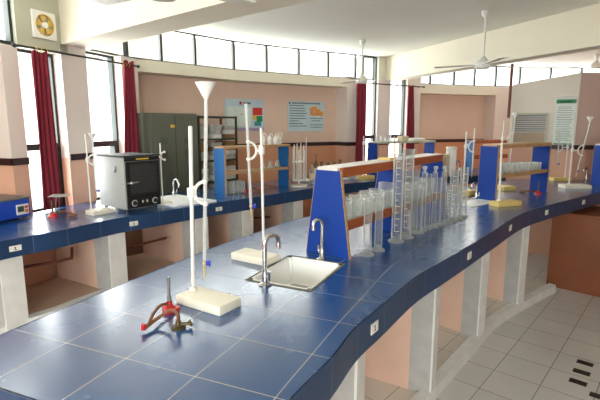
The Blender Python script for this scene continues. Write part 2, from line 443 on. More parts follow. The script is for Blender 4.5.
# beams under the ceiling
mb = MB(); a, b = V2(-1.73, 3.41), V2(-.31, 2.24); d = (b - a).normalized()
mb.wall(a - d * .25, b + d * 6.0, ZL, ZC, .25, (.63, .77)); struct(mb.build('beam_left', M['beam'], smooth=False))
mb = MB(); a, b = V2(1.12, 6.2), V2(2.21, 3.45); d = (b - a).normalized()
mb.wall(a, b + d * 6.0, ZL, ZC, .16, (1, .4)); struct(mb.build('beam_right', M['beam'], smooth=False))
mb = MB(); mb.tube([(2.40, 5.27, 1.56), (2.40, 5.27, ZL + .1)], .016); struct(mb.build('trim_4', M['pipe']))

# ------------------------------------------------------------------ windows
def window(name, p, q, out, z0, z1, bars=(), heavy=None, fw=.02, dep=.05, inset=.08):
    """frame along plan line p-q; bars = (fraction) mullions, heavy = (z transom, bar width)"""
    p, q = Vector(p[:2]), Vector(q[:2]); d = (q - p).normalized(); n = Vector((-d.y, d.x)); ln = (q - p).length
    if n.dot(Vector(out[:2])) < 0: n = -n
    root = MB()
    def bar(s0, s1, a, b, th=dep): root.prism([p + d * s0 + n * inset, p + d * s1 + n * inset, p + d * s1 + n * (inset + th), p + d * s0 + n * (inset + th)], a, b)
    bar(0, fw, z0, z1); bar(ln - fw, ln, z0, z1); bar(fw, ln - fw, z0, z0 + fw); bar(fw, ln - fw, z1 - fw, z1)
    for f in bars: bar(f * ln - fw / 2, f * ln + fw / 2, z0 + fw, z1 - fw)
    if heavy:
        zt, hw = heavy
        bar(fw, ln - fw, zt, zt + .045, dep * 1.05)
        bar(0, hw, z0, zt, dep * 1.2); bar(ln - hw, ln, z0, zt, dep * 1.2)
    o = struct(root.build(name, M['black_frame'], smooth=False))
    g = MB(); i2 = inset + dep * .5
    g.prism([p + d * fw * .5 + n * i2, q - d * fw * .5 + n * i2, q - d * fw * .5 + n * (i2 + .004), p + d * fw * .5 + n * (i2 + .004)], z0 + fw * .5, z1 - fw * .5)
    pn = g.build('window_pane', M['pane'], parent=o, smooth=False); pn['kind'] = 'structure'
    return o
DAY = 4.8
def portal(p, q, out, z0, z1):   # daylight entering through a window: an area lamp filling its opening, just outside the pane
    p, q = Vector(p[:2]), Vector(q[:2]); d = (q - p); n = Vector((-d.y, d.x)).normalized()
    if n.dot(Vector(out[:2])) < 0: n = -n
    l = bpy.data.lights.new('window_daylight', 'AREA'); l.shape = 'RECTANGLE'; l.size = d.length; l.size_y = z1 - z0
    l.energy = DAY * PI * d.length * (z1 - z0); l.color = (0.97, 0.99, 1.0)
    o = bpy.data.objects.new('window_daylight', l); COL.objects.link(o)
    c = (p + q) / 2 + n * .2
    o.location = (c.x, c.y, (z0 + z1) / 2)
    o.rotation_euler = Vector((-n.x, -n.y, 0)).to_track_quat('-Z', 'Y').to_euler()

window('window_1', L(t1a), L(t1b), LN, .86, 1.99, heavy=(1.30, .055)); portal(L(t1a), L(t1b), LN, .86, 1.99)
window('window_2', L(t2a), L(t2b), LN, .86, ZL + .0, heavy=(1.30, .055)); portal(L(t2a), L(t2b), LN, .86, ZL)
window('window_3', BAY[1], BAY[2], (-.5, .86), .86, ZC, heavy=(1.30, .03), inset=.04)
window('window_4', BAY[3], BAY[4], (-.6, .8), .86, ZC, heavy=(1.30, .03), inset=.04)
portal(BAY[1], BAY[4], (-.6, .8), .86, ZL)
# clerestory band
window('window_5', L(-3.1), L(.20), LN, ZL - .06, ZC, bars=(.2, .4, .6, .8), inset=.03); portal(L(-3.1), L(.20), LN, ZL, ZC)
window('window_6', L(.75), L(tE - .1), LN, ZL, ZC, inset=.02, fw=.011, dep=.03)
Wp = [L(tE - .1), V2(-1.27, 4.335), V2(-1.02, 4.62), V2(-.69, 4.97), V2(-.36, 5.22), V2(0, 5.46), V2(.36, 5.69), V2(.72, 5.905), V2(.98, 6.06)]
for i in range(len(Wp) - 1): window('window_%d' % (7 + i), Wp[i], Wp[i + 1], (-.7, .7), ZL, ZC, inset=.02, fw=.011, dep=.03)
portal(Wp[0], Wp[3], (-.7, .7), ZL, ZC); portal(Wp[3], Wp[-1], (-.6, .8), ZL, ZC)
X2 = [V2(1.50, 6.45), V2(1.9, 6.67), V2(2.3, 6.85), V2(2.64, 6.955), V2(3.0, 7.05), V2(3.4, 7.125), V2(3.9, 7.18), V2(4.4, 7.22), V2(5.0, 7.26), V2(5.6, 7.3)]
for i in range(len(X2) - 1): window('window_%d' % (15 + i), X2[i], X2[i + 1], (-.3, .9), ZL, ZC, inset=.03, fw=.012, dep=.03)
portal(X2[0], X2[4], (-.4, .9), ZL, ZC); portal(X2[4], X2[-1], (-.1, 1), ZL, ZC)
for i, x in enumerate((-2.25, -.1)):  # unseen rear windows and their lamps, added to fill the room from behind
    window('window_%d' % (24 + i), V2(x - .83, -2.6), V2(x + .83, -2.6), (0, -1), .9, 2.16, bars=(.5,))
    portal(V2(x - .83, -2.6), V2(x + .83, -2.6), (0, -1), .9, 2.16)

# ------------------------------------------------------------------ curved counters
def smooth_pair(st, n=6):
    B = catmull([V2(*b) for b, f in st], n); Fr = catmull([V2(*f) for b, f in st], n)
    u = [0.0]
    for i in range(1, len(B)): u.append(u[-1] + (((B[i] + Fr[i]) - (B[i - 1] + Fr[i - 1])).length) / 2)
    return B, Fr, u
class Counter:
    def __init__(s, st, th=.11):
        s.B, s.F, s.u = smooth_pair(st); s.th = th
    def lerp(s, u):
        for i in range(len(s.u) - 1):
            if s.u[i + 1] >= u or i == len(s.u) - 2:
                t = (u - s.u[i]) / (s.u[i + 1] - s.u[i])
                return s.B[i].lerp(s.B[i + 1], t), s.F[i].lerp(s.F[i + 1], t)
    def p(s, u, v):
        b, f = s.lerp(u); return b + (f - b).normalized() * v
    def frame(s, u, v):
        b, f = s.lerp(u); return s.p(u, v), (f - b).normalized()
    def inv(s, q):               # nearest (u, v) of a plan point
        q = Vector(q[:2]); best = None
        for k in range(0, int(s.u[-1] * 100)):
            b, f = s.lerp(k / 100); n = (f - b).normalized(); v = (q - b).dot(n); e = (q - b - n * v).length
            if best is None or e < best[0]: best = (e, k / 100, v)
        return best[1], best[2]
    def build(s, root, holes, umin=0.0):
        us = sorted(set([round(x, 4) for x in s.u] + [h for H_ in holes for h in H_[:2]]))
        vs_h = sorted({h for H_ in holes for h in H_[2:4]})
        bm = bmesh.new(); uvl = bm.loops.layers.uv.new('UVMap')
        rows = []
        for u in us:
            b, f = s.lerp(u); n = (f - b).normalized(); W = (f - b).length
            vl = [0.0] + vs_h + [W]
            rows.append((u, [(bm.verts.new((b + n * v).to_3d() + Vector((0, 0, T))), v) for v in vl]))
        for i in range(len(rows) - 1):
            u0, r0 = rows[i]; u1, r1 = rows[i + 1]
            for j in range(len(r0) - 1):
                um = (u0 + u1) / 2; vm = (r0[j][1] + r0[j + 1][1]) / 2
                if any(h[0] < um < h[1] and h[2] < vm < h[3] for h in holes): continue
                f = bm.faces.new((r0[j][0], r0[j + 1][0], r1[j + 1][0], r1[j][0]))
                for lp, (uu, vv) in zip(f.loops, ((u0, r0[j][1]), (u0, r0[j + 1][1]), (u1, r1[j + 1][1]), (u1, r1[j][1]))): lp[uvl].uv = (uu, vv)
        # underside
        for i in range(len(rows) - 1):
            lo = []
            for (u_, r_, j) in ((us[i], rows[i][1], 0), (us[i], rows[i][1], -1), (us[i + 1], rows[i + 1][1], -1), (us[i + 1], rows[i + 1][1], 0)):
                lo.append(bm.verts.new(r_[j][0].co + Vector((0, 0, -s.th))))
            um = (us[i] + us[i + 1]) / 2
            bm.faces.new(list(reversed(lo)))
        for f in bm.faces: f.normal_update()
        for f in bm.faces:
            if f.calc_center_median().z > T - .01 and f.normal.z < 0: f.normal_flip()
        me = bpy.data.meshes.new('worktop'); bm.to_mesh(me); bm.free(); me.materials.append(M['blue_tile'])
        o = bpy.data.objects.new('worktop', me); COL.objects.link(o); o.parent = root
        # fascia all round, a touch proud of the top
        bm = bmesh.new(); uvl = bm.loops.layers.uv.new('UVMap')
        loop = [(s.F[i], s.u[i]) for i in range(len(s.F))]
        end = [(s.F[-1], 0), (s.B[-1], (s.F[-1] - s.B[-1]).length)]
        back = [(s.B[i], s.u[i]) for i in range(len(s.B))]
        e0 = [(s.B[0], 0), (s.F[0], (s.F[0] - s.B[0]).length)]
        for ch, dz in ((loop, 0), (end, 0), (back, 0), (e0, 0)):
            for (p, a), (q, b) in zip(ch[:-1], ch[1:]):
                v = [bm.verts.new((p.x, p.y, T - s.th)), bm.verts.new((q.x, q.y, T - s.th)), bm.verts.new((q.x, q.y, T)), bm.verts.new((p.x, p.y, T))]
                f = bm.faces.new(v)
                for lp, uv in zip(f.loops, ((a, .02), (b, .02), (b, .02 + s.th), (a, .02 + s.th))): lp[uvl].uv = uv
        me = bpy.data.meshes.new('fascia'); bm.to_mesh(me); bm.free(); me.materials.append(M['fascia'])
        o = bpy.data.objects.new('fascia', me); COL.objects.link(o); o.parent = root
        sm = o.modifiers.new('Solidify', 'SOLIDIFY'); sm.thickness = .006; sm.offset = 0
    def leg(s, root, u, inset=.13, back=.12, th=.085, strip=.12):
        b, f = s.lerp(u); n = (f - b).normalized(); t = Vector((-n.y, n.x)); W = (f - b).length
        q0 = b + n * back; q1 = b + n * (W - inset)
        def poly(a, c, k=th / 2): return [a - t * k, c - t * k, c + t * k, a + t * k]
        mb = MB(); mb.prism(poly(q0, q1), .0, T - s.th, 0); o = mb.build('support_wall', [M['slab_pink']], root, smooth=False)
        mb = MB(); mb.prism(poly(q1 - n * strip, q1 - n * .004, th / 2 + .002), .0, T - s.th - .001, 0); mb.build('bare_plaster', [M['slab_grey']], o, smooth=False)
        mb = MB(); mb.prism(poly(q1 - n * .006, q1 + n * .005, th / 2 + .004), .0, T - s.th - .001, 0); mb.build('end_face', [M['slab']], o, smooth=False)
    def plinth(s, root, inset=.13, back=.1, h=.07, umax=99, m='plinth'):
        mb = MB()
        P = []; Q = []
        for b, f, u_ in zip(s.B, s.F, s.u):
            if u_ > umax: break
            n = (f - b).normalized(); W = (f - b).length
            P.append(b + n * back); Q.append(b + n * (W - inset))
        for i in range(len(P) - 1): mb.prism([P[i], Q[i], Q[i + 1], P[i + 1]], 0, h - .02)
        mb.build('plinth', M[m], root, smooth=False)
        mb = MB()
        for i in range(len(P) - 1):
            n0 = (Q[i] - P[i]).normalized(); n1 = (Q[i + 1] - P[i + 1]).normalized()
            mb.prism([Q[i] - n0 * .05, Q[i] + n0 * .012, Q[i + 1] + n1 * .012, Q[i + 1] - n1 * .05], 0, h)
        mb.build('kerb', M['slab'], root, smooth=False)

near = Counter([((-.935, 1.055), (-.10, .705)), ((-.85, 1.265), (-.02, .91)), ((-.76, 1.465), (.082, 1.09)), ((-.675, 1.655), (.17, 1.275)),
                ((-.58, 1.85), (.275, 1.435)), ((-.406, 2.21), (.473, 1.738)), ((-.235, 2.50), (.66, 1.965)), ((-.05, 2.80), (.88, 2.235)), ((.40, 3.30), (1.14, 2.56)),
                ((.95, 3.82), (1.57, 3.08)), ((1.5, 4.27), (2.04, 3.49)), ((2.05, 4.72), (2.50, 3.86)), ((2.55, 5.03), (2.95, 4.20)), ((3.0, 4.93), (3.3, 4.42)), ((3.5, 4.92), (3.8, 4.6))])
far = Counter([((-2.7, 1.5), (-1.9, 1.3)), ((-2.45, 2.1), (-1.76, 1.85)), ((-2.25, 2.58), (-1.57, 2.28)), ((-2.0, 2.9), (-1.40, 2.51)), ((-1.865, 3.03), (-1.31, 2.68)), ((-1.79, 3.22), (-1.20, 2.86)),
               ((-1.69, 3.47), (-1.03, 3.05)), ((-1.38, 3.82), (-.76, 3.36)), ((-.98, 4.15), (-.42, 3.71)), ((-.55, 4.65), (0, 4.165)), ((-.08, 5.10), (.36, 4.53)), ((.48, 5.52), (.88, 4.87)), ((1.2, 5.95), (1.45, 5.13)), ((1.9, 6.2), (2.05, 5.38)), ((3.0, 6.4), (3.1, 5.7))], .10)

near_root = thing('lab_counter', 'curved blue tiled counter in front with a white sink and the glass cylinders', 'counter', (0, 0, 0))
far_root = thing('lab_counter', 'curved blue tiled counter along the windows carrying the grey oven', 'counter', (0, 0, 0))
# sinks: (counter, corners) -> rectangular holes in (u, v)
def hole(ct, pts):
    q = [ct.inv(p) for p in pts]; us = [a for a, b in q]; vs = sorted(b for a, b in q)
    us.sort()
    return (round((us[0] + us[1]) / 2, 4), round((us[2] + us[3]) / 2, 4), round((vs[0] + vs[1]) / 2, 4), round((vs[2] + vs[3]) / 2, 4))
h1 = hole(near, [(-.028, 2.0), (.203, 1.888), (.018, 1.574), (-.22, 1.714)])
h2 = hole(near, [(1.21, 3.50), (1.18, 3.22), (1.56, 3.50), (1.50, 3.62)])
h2 = (h2[0], h2[1], h2[2], h2[3])
hf = hole(far, [(-1.05, 3.33), (-.82, 3.28), (-.93, 3.92), (-1.17, 3.70)])
near.build(near_root, [h1]); far.build(far_root, [])
for q in ((.20, 1.62), (.73, 2.23), (1.22, 2.90), (1.75, 3.46)):
    near.leg(near_root, near.inv(q)[0])
near.leg(near_root, .25)
for q in ((-1.525, 2.33), (-1.195, 2.885), (-.76, 3.40), (-.45, 3.74), (0.0, 4.18), (.82, 4.86), (1.7, 5.3)):
    far.leg(far_root, far.inv(q)[0], .035, .03, .115, .16)
near.plinth(near_root, umax=near.inv((2.2, 4.0))[0]); far.plinth(far_root, .05, .03, .40, m='dusty')

# white number tags stuck on the fascia (child parts)
def sticker(ct, root, px, py, wd=.05, ht=.036, txt='1'):
    q = at(px, py, T - .05); u, v = ct.inv(q)
    b, f = ct.lerp(u); b2, f2 = ct.lerp(u + .02); t = (f2 - f).normalized(); n = Vector((t.y, -t.x))
    if n.dot(f - b) < 0: n = -n
    mb = MB(); c = f + n * .0045
    m = Matrix(((t.x, n.x, 0, c.x), (t.y, n.y, 0, c.y), (0, 0, 1, T - .052), (0, 0, 0, 1)))
    mb.box((0, 0, 0), (wd, .003, ht), M4=m); o = mb.build('number_tag', M['white_paper'], root, smooth=False)
    o['label'] = 'white number tag'
    mb = MB(); mb.box((0, .002, 0), (wd * .07, .001, ht * .5), M4=m); mb.box((-wd * .07 , .002, ht * .17), (wd * .1, .001, ht * .08), M4=m)
    mb.box((0, .002, -ht * .25), (wd * .25, .001, ht * .08), M4=m)
    mb.build('numeral', M['ink'], o, smooth=False)
for px, py in ((365, 325), (463, 254), (507, 227), (539, 211), (577, 201)): sticker(near, near_root, px, py)
for px, py in ((5, 246), (126, 222), (215, 208)): sticker(far, far_root, px, py, .06, .03)

# ------------------------------------------------------------------ sinks and taps
def sink(label, ct, h, depth=.12, drop=True, lip=.0):
    u0, u1, v0, v1 = h
    C = [ct.p(u0, v0), ct.p(u0, v1), ct.p(u1, v1), ct.p(u1, v0)]
    c = sum(C, Vector((0, 0))) / 4
    r = thing('sink_basin', label, 'sink', (c.x, c.y, T))
    loc = [q - c for q in C]
    def ring(sc, z): return [Vector((q.x * sc, q.y * sc, z)) for q in loc]
    bm = bmesh.new()
    prof = [(1.0, .001 + lip), (.95, .003 + lip), (.93, -.003 + lip), (.90, -.02 if lip == 0 else .0), (.80, -depth), (.30, -depth - .006)] if lip == 0 else [(1.06, 0), (1.06, lip), (.93, lip + .003), (.90, lip), (.85, lip * .55), (.3, lip * .4)]
    rings = []
    for sc, z in prof: rings.append([bm.verts.new(p) for p in ring(sc, z)])
    for a, b in zip(rings[:-1], rings[1:]):
        for k in range(4): bm.faces.new((a[k], a[(k + 1) % 4], b[(k + 1) % 4], b[k]))
    bm.faces.new(rings[-1])
    bmesh.ops.bevel(bm, geom=[e for e in bm.edges if abs((e.verts[0].co - e.verts[1].co).normalized().z) > .05 or (e.verts[0].co.z < -.05)], offset=.012 if lip == 0 else .001, segments=2, affect='EDGES')
    mb = MB(); mb.bm.free(); mb.bm = bm; mb.build('basin', M['sink'], r)
    if lip == 0:
        mb = MB()
        for k in range(4):
            a, b = ring(1.0, 0)[k], ring(1.0, 0)[(k + 1) % 4]; a2, b2 = ring(1.07, 0)[k], ring(1.07, 0)[(k + 1) % 4]
            mb.prism([a, b, b2, a2], .0005, .002)
        mb.build('seal', M['grime'], r, smooth=False)
        mb = MB(); mb.lathe([(.0, 0), (.02, 0), (.022, .002)], (0, 0, -depth - .004)); mb.build('drain', M['chrome'], r)
    return r
sink('white ceramic sink set in the front counter beside the blue rack end', near, h1)
sink('shallow white sink on the front counter at the second blue rack', near, h2, lip=.004)
sink('white sink on the window counter right of the grey oven', far, hf, lip=.012)

def tap(label, p, ang, h=.17, reach=.05, side=1):
    r = thing('swan_neck_tap', label, 'tap', p, ang)
    mb = MB(); mb.lathe([(.0, 0), (.026, 0), (.026, .004), (.017, .009), (.013, .014), (.013, .035), (.0105, .045), (.0105, .06), (.0, .06)]); mb.build('tap_base', M['chrome'], r)
    R = reach / 2; pts = [(0, 0, .05), (0, 0, h - R * 1.05)]
    for k in range(1, 10):
        a = PI - PI * k / 9 * 1.03; pts.append((R + R * math.cos(a), 0, h - R + R * math.sin(a)))
    e = pts[-1]; pts.append((e[0] - .001, 0, e[2] - .02))
    mb = MB(); mb.tube(pts, [.0085] * (len(pts) - 1) + [.0095], 14); mb.build('spout', M['chrome'], r)
    mb = MB(); mb.tube([(0, 0, .032), (0, side * .03, .034)], .007); mb.tube([(0, side * .03, .026), (0, side * .032, .062)], [.006, .008]); mb.build('valve_handle', M['chrome'], r)
    return r
tap('chrome swan neck tap on the near side of the front sink', at(265, 285), math.radians(35), .19, .062, -1)
tap('chrome swan neck tap between the front sink and blue rack end', at(322, 259.5), math.radians(205), .185, .045, -1)
tap('small chrome tap against the tall blue panel of the second rack', at(476, 199), math.radians(200), .13, .05)
tap('chrome tap on the window counter behind the oven-side sink', at(174, 196.5), math.radians(-40), .15, .08)
tap('chrome tap beside the blue panel at the right end of the counter', at(586, 180), math.radians(200), .14, .05)
tap('dark chrome tap on the window counter before the cream box', at(459, 172), math.radians(200), .15, .06)

# ------------------------------------------------------------------ burette stands
GROUP_ST = 'burette stands on the counters'
def stand(label, p, rz, size=(.20, .105, .032), rod=(-.085, 0), h=.58, lean=(0, 0), col='ivory', clamp=None, arm=0.0, D=.06, r=.040, blabel=None, btop=.75, bbot=.06, blean=(0, 0), funnel=None, tip='stop_blue', glass='glass_milk', rr=.0055, both=False, fs=1.0):
    """p: centre of the base on the counter; rod offset in the base's frame; lean = shift of the rod top in world x, y"""
    root = thing('burette_stand', label, 'stand', p, rz, GROUP_ST)
    mb = MB(); mb.box((0, 0, size[2] / 2), size, bev=.004); mb.build('base', M[col], root)
    l2 = Vector((lean[0], lean[1], 0)); l2.rotate(Matrix.Rotation(-rz, 3, 'Z'))
    foot = Vector((rod[0], rod[1], size[2])); top = foot + Vector((l2.x, l2.y, h))
    mb = MB(); mb.tube([foot, top - Vector((0, 0, .004)), top], [rr, rr, rr * .6], 12); mb.build('rod', M['white_metal'], root)
    mb = MB(); mb.lathe([(.0, 0), (rr * 2, 0), (rr * 2, .008), (rr * 1.2, .012)], foot); mb.build('collar', M['white_plastic'], root)
    R = Matrix.Rotation(rz, 3, 'Z')
    if clamp:
        def make_clamp(adir, bl, fl):
            k = (clamp - size[2]) / h; c = foot.lerp(top, k)
            dloc = Vector((math.cos(adir - rz), math.sin(adir - rz), 0))
            mb = MB()
            mb.lathe([(.0, -.016), (rr * 2.2, -.016), (rr * 2.2, .016), (0, .016)], c, 10)
            mb.box(c + dloc * .004 + Vector((0, 0, .016)), (.018, .014, .012), adir - rz, .002)
            bc = c + dloc * D
            mb.tube([c, bc - dloc * r], .006, 8)
            arc = []
            for q in range(0, 13):
                a = PI / 2 + PI * q / 12; arc.append(bc + dloc * (r * math.cos(a)) + Vector((0, 0, r * 1.05 * math.sin(a))))
            mb.tube(arc, [.0068] + [.0055] * 11 + [.0068], 8)
            for e in (arc[0], arc[-1]): mb.ball(e, .0095)
            mb.build('clamp', M['white_plastic'], root)
            # burette: world space
            if bl:
                wc = Vector(p) + R @ bc
                def axis(z): f = (z - clamp); return Vector((wc.x + blean[0] * f, wc.y + blean[1] * f, p[2] + z))
                bt = axis(btop); bb = axis(bbot)
                b = thing('burette', bl, 'burette', (bt.x, bt.y, bt.z), 0, 'burettes held in stands')
                o = lambda z: axis(z) - bt
                mb = MB(); mb.tube([o(btop), o(bbot + .075), o(bbot + .068)], [.0062, .0062, .003], 12); mb.build('tube', M[glass], b)
                mb = MB()
                for q in range(1, 19):
                    z = btop - .03 - q * (btop - bbot - .14) / 19
                    e = o(z); mb.lathe([(.0064, -.0005), (.0064, .0005)], e, 10)
                mb.build('scale', M['grey_paper'], b)
                e = o(bbot + .06)
                mb = MB(); mb.ball(e, .0085, (1, 1, 1.1)); mb.build('tap_body', M['tip'], b)
                mb = MB(); mb.tube([e + Vector((-.008, 0, 0)), e + Vector((.016, .002, 0))], [.006, .008], 10); mb.box(e + Vector((.018, .002, 0)), (.006, .008, .022), 0, .001); mb.build('stopcock', M[tip], b)
                mb = MB(); mb.tube([o(bbot + .055), o(bbot + .02), o(bbot) + Vector((0, 0, 0))], [.004, .0035, .0015], 8); mb.build('nozzle', M['tip'], b)
                if fl:
                    f = thing('filter_funnel', fl, 'funnel', (bt.x, bt.y, bt.z), 0, 'funnels on burettes')
                    mb = MB(); q = fs
                    mb.lathe([(.004, -.03), (.005, .006), (.032 * q, .056 * q), (.033 * q, .058 * q), (.031 * q, .057 * q), (.004, .008)], (0, 0, 0), 24); mb.build('cone', M['white_plastic'], f)
        make_clamp(arm, blabel, funnel)
        if both: make_clamp(arm + PI, None, None)
    return root

def mid(a, b): return (Vector(a) + Vector(b)) / 2
# the two big stands in front
stand('burette stand on ivory block base in front of the sink, nearest to the camera', (-.31, 1.445, T), math.radians(-33), rod=(-.083, .012), h=.565, lean=(.012, 0), clamp=.375, arm=math.radians(-8), D=.048, r=.036,
      blabel='long burette with blue stopcock hanging over the front counter under a white funnel', btop=.675, bbot=.07, blean=(.045, 0), funnel='white funnel on the tall burette above the front counter', rr=.0068, fs=1.05)
stand('burette stand with its ivory base behind the front sink', (-.20, 1.955, T), math.radians(-33), rod=(.02, .035), h=.555, lean=(-.004, 0), clamp=.49, arm=math.radians(186), D=.058, r=.036,
      blabel='burette with blue stopcock hanging from the stand behind the front sink', btop=.69, bbot=.185, blean=(-.03, 0), rr=.0062)
# by the window
stand('burette stand left of the grey oven on the window counter', mid(at(84, 214), at(116, 213)), math.radians(55), rod=(-.05, .02), h=.51, lean=(.0, 0), clamp=.37, arm=math.radians(25), D=.04, r=.032,
      blabel='burette under a funnel in front of the second window', btop=.50, bbot=.1, funnel='small white funnel in front of the second window', rr=.005, size=(.155, .10, .03), fs=.8)
stand('burette stand behind the oven in front of the green cabinet', at(163, 204), math.radians(50), rod=(0, 0), h=.44, clamp=.37, arm=math.radians(0), D=.03, r=.028, rr=.005, size=(.1, .1, .025))
stand('thin white stand against the back wall between posters and curtain', at(308, 181), math.radians(40), rod=(0, .03), h=.45, rr=.005, size=(.12, .09, .02))
stand('stand on yellow base before the curtain at the back', mid(at(358, 179), at(374, 179)), math.radians(30), rod=(-.03, .02), h=.44, col='yellow', clamp=.40, arm=0, D=.05, r=.035, rr=.006, size=(.17, .1, .04))
# right half
stand('stand on yellow base behind the second sink', mid(at(460, 195), at(478, 195)), math.radians(35), rod=(-.06, .02), h=.50, col='yellow', clamp=.42, arm=math.radians(5), D=.07, r=.045,
      blabel='burette hanging behind the second sink before a blue panel', btop=.57, bbot=.15, rr=.006, size=(.16, .10, .045))
stand('stand on yellow base leaning against the tall blue panel of the second rack', mid(at(490, 206), at(520, 205)), math.radians(20), rod=(-.04, .02), h=.44, lean=(-.012, 0), col='yellow', rr=.0075, size=(.22, .10, .036))
stand('stand on yellow base under the second rack with a tall funnel burette', mid(at(499, 190), at(512, 190)), math.radians(20), rod=(-.05, .03), h=.60, col='yellow', clamp=.47, arm=math.radians(10), D=.10, r=.05,
      blabel='burette under a funnel in front of the second rack of beakers', btop=.66, bbot=.10, blean=(.05, 0), funnel='white funnel above the second rack near the louvred window', rr=.005, size=(.14, .11, .04))
stand('stand on pale yellow base against the wall below the green poster', mid(at(551, 180.5), at(569, 180.5)), math.radians(0), rod=(.06, .02), h=.40, col='yellow', clamp=.36, arm=math.radians(180), D=.10, r=.045,
      blabel='burette hanging in front of the green poster', btop=.55, bbot=.12, blean=(-.05, 0), rr=.0055, size=(.20, .11, .035))
stand('stand on broad white base at the right end of the counter', mid(at(558, 188), at(591, 188)), math.radians(0), rod=(-.04, .03), h=.42, col='ivory', clamp=.36, arm=math.radians(0), D=.10, r=.045,
      blabel='slanting burette under a funnel at the right end of the counter', btop=.62, bbot=.10, blean=(.16, 0), funnel='white funnel at the far right before the pink wall', rr=.0055, size=(.25, .13, .035))

# ------------------------------------------------------------------ racks
def rack(label, p0, p1, h, wb, wt, lowz, npan=2, panel='blue_panel', top='shelf_white', edge='wood', lt=.02, ld=.10, edge_h=.04, group='bottle racks on the counters', extra_low=None):
    p0, p1 = V2(*p0), V2(*p1); d = p1 - p0; ln = d.length; rz = math.atan2(d.y, d.x)
    r = thing('reagent_rack', label, 'rack', (p0.x, p0.y, T), rz, group)
    for k in range(npan):
        x = .01 + (ln - .02) * k / (npan - 1)
        m = Matrix.Translation((x, 0, 0)) @ Matrix.Rotation(PI / 2, 4, 'Z')
        mb = MB(); mb.plate([(-wb / 2, 0), (wb / 2, 0), (wt / 2, h), (-wt / 2, h)], .018, m); pn = mb.build('end_panel' if k in (0, npan - 1) else 'middle_panel', M[panel], r, smooth=False)
        for sgn in (-1, 1):
            mb = MB(); a = (sgn * wb / 2, 0); b = (sgn * wt / 2, h); o = sgn * .003
            mb.plate([a, (a[0] + o, 0), (b[0] + o, h), b], .016, m); mb.build('edging', M['wood_pale'], pn, smooth=False)
    x0, x1 = .02, ln - .02
    def shelf(z, wd, nm, tm):
        mb = MB(); mb.box(((x0 + x1) / 2, 0, z), (x1 - x0, wd - .024, .016)); sh = mb.build(nm, M[tm], r, smooth=False)
        for sgn in (-1, 1):
            mb = MB(); mb.box(((x0 + x1) / 2, sgn * (wd / 2 - .006), z - .004), (x1 - x0, .012, edge_h), bev=.002); mb.build('edge_board', M[edge], sh, smooth=False)
    mb = MB(); mb.box((ln / 2, 0, h + .006), (ln + .004, wt - .02, .014)); sh = mb.build('top_shelf', M[top], r, smooth=False)
    for sgn in (-1, 1):
        mb = MB(); mb.box((ln / 2 + .01, sgn * (wt / 2 - .004), h - edge_h / 2 + .012), (ln - .02, .014, edge_h), bev=.002); mb.build('edge_board', M[edge], sh, smooth=False)
    for lz in (lowz if isinstance(lowz, (list, tuple)) else [lowz]):
        wl = wb + (wt - wb) * lz / h; shelf(lz, wl - .01, 'lower_shelf', top)
    return r, Matrix.Translation((p0.x, p0.y, T)) @ Matrix.Rotation(rz, 4, 'Z'), ln
r1, R1, n1 = rack('royal blue trapezoid ended rack standing behind the front sink', (.125, 2.035), (.895, 3.02), .398, .24, .13, .15, 3, edge_h=.045)
r2, R2, n2 = rack('second rack on the front counter with a tall upright blue end', (1.495, 3.575), (2.19, 4.085), .435, .155, .15, .20, 2, edge='wood_pale', top='wood_pale', edge_h=.03)
r3, R3, n3 = rack('blue ended rack cut by the right edge of the view', (3.02, 4.53), (3.55, 4.69), .40, .17, .16, .2, 2)
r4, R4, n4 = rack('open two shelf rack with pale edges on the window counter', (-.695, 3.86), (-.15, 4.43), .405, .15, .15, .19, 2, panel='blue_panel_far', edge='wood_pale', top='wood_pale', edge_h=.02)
r5, R5, n5 = rack('long blue rack under the back windows with a grey shelf', (.82, 5.12), (1.62, 5.63), .40, .18, .16, [.2], 2, top='shelf_grey', edge='shelf_grey', edge_h=.02)
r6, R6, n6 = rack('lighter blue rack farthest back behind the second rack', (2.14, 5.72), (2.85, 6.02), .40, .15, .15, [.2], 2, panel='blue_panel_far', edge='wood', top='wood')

# ------------------------------------------------------------------ glassware
def beaker_mesh(r=.034, h=.09, m='glass_beaker'):
    o = MB().lathe([(0, .001), (r * .9, .001), (r, .008), (r, h - .004), (r * 1.10, h), (r * 1.0, h), (r * .93, h - .005), (r * .92, .008), (0, .005)], (0, 0, 0), 18)
    return o
bk = None
def beaker(loc, label, group, s=1.0, hs=1.0):
    global bk
    if bk is None:
        bk = beaker_mesh().build('beaker', M['glass_beaker']); o = bk
    else:
        o = bk.copy(); COL.objects.link(o)
    o.location = loc; o.scale = (s, s, s * hs); o.rotation_euler.z = random.random() * 6
    return tag(o, label, 'beaker', group)
ORD = ['first', 'second', 'third', 'fourth', 'fifth', 'sixth', 'seventh', 'eighth', 'ninth', 'tenth', 'eleventh', 'twelfth', 'thirteenth', 'fourteenth', 'fifteenth']
for k in range(10):
    x = .085 + k * .105 + (.05 if k >= 5 else 0)
    sh = .85 + .3 * random.random()
    beaker(R1 @ Vector((x, -.045, .159)), '%s glass beaker from the front sink, front row on the lower shelf' % ORD[k], 'beakers on the near rack', 1.0, sh + .08)
    beaker(R1 @ Vector((x + .03, .045, .159)), '%s glass beaker from the front sink, hidden-side row on the lower shelf' % ORD[k], 'beakers on the near rack', 1.02, sh)
for k in range(11):
    x = .055 + k * .068
    beaker(R2 @ Vector((x, -.032, .209)), '%s beaker from the tall blue panel, front row on the second rack' % ORD[k], 'beakers on the second rack', .82, 1.25 - .035 * k)
    beaker(R2 @ Vector((x + .015, .034, .209)), '%s beaker from the tall blue panel, rear row on the second rack' % ORD[k], 'beakers on the second rack', .80, 1.2 - .03 * k)

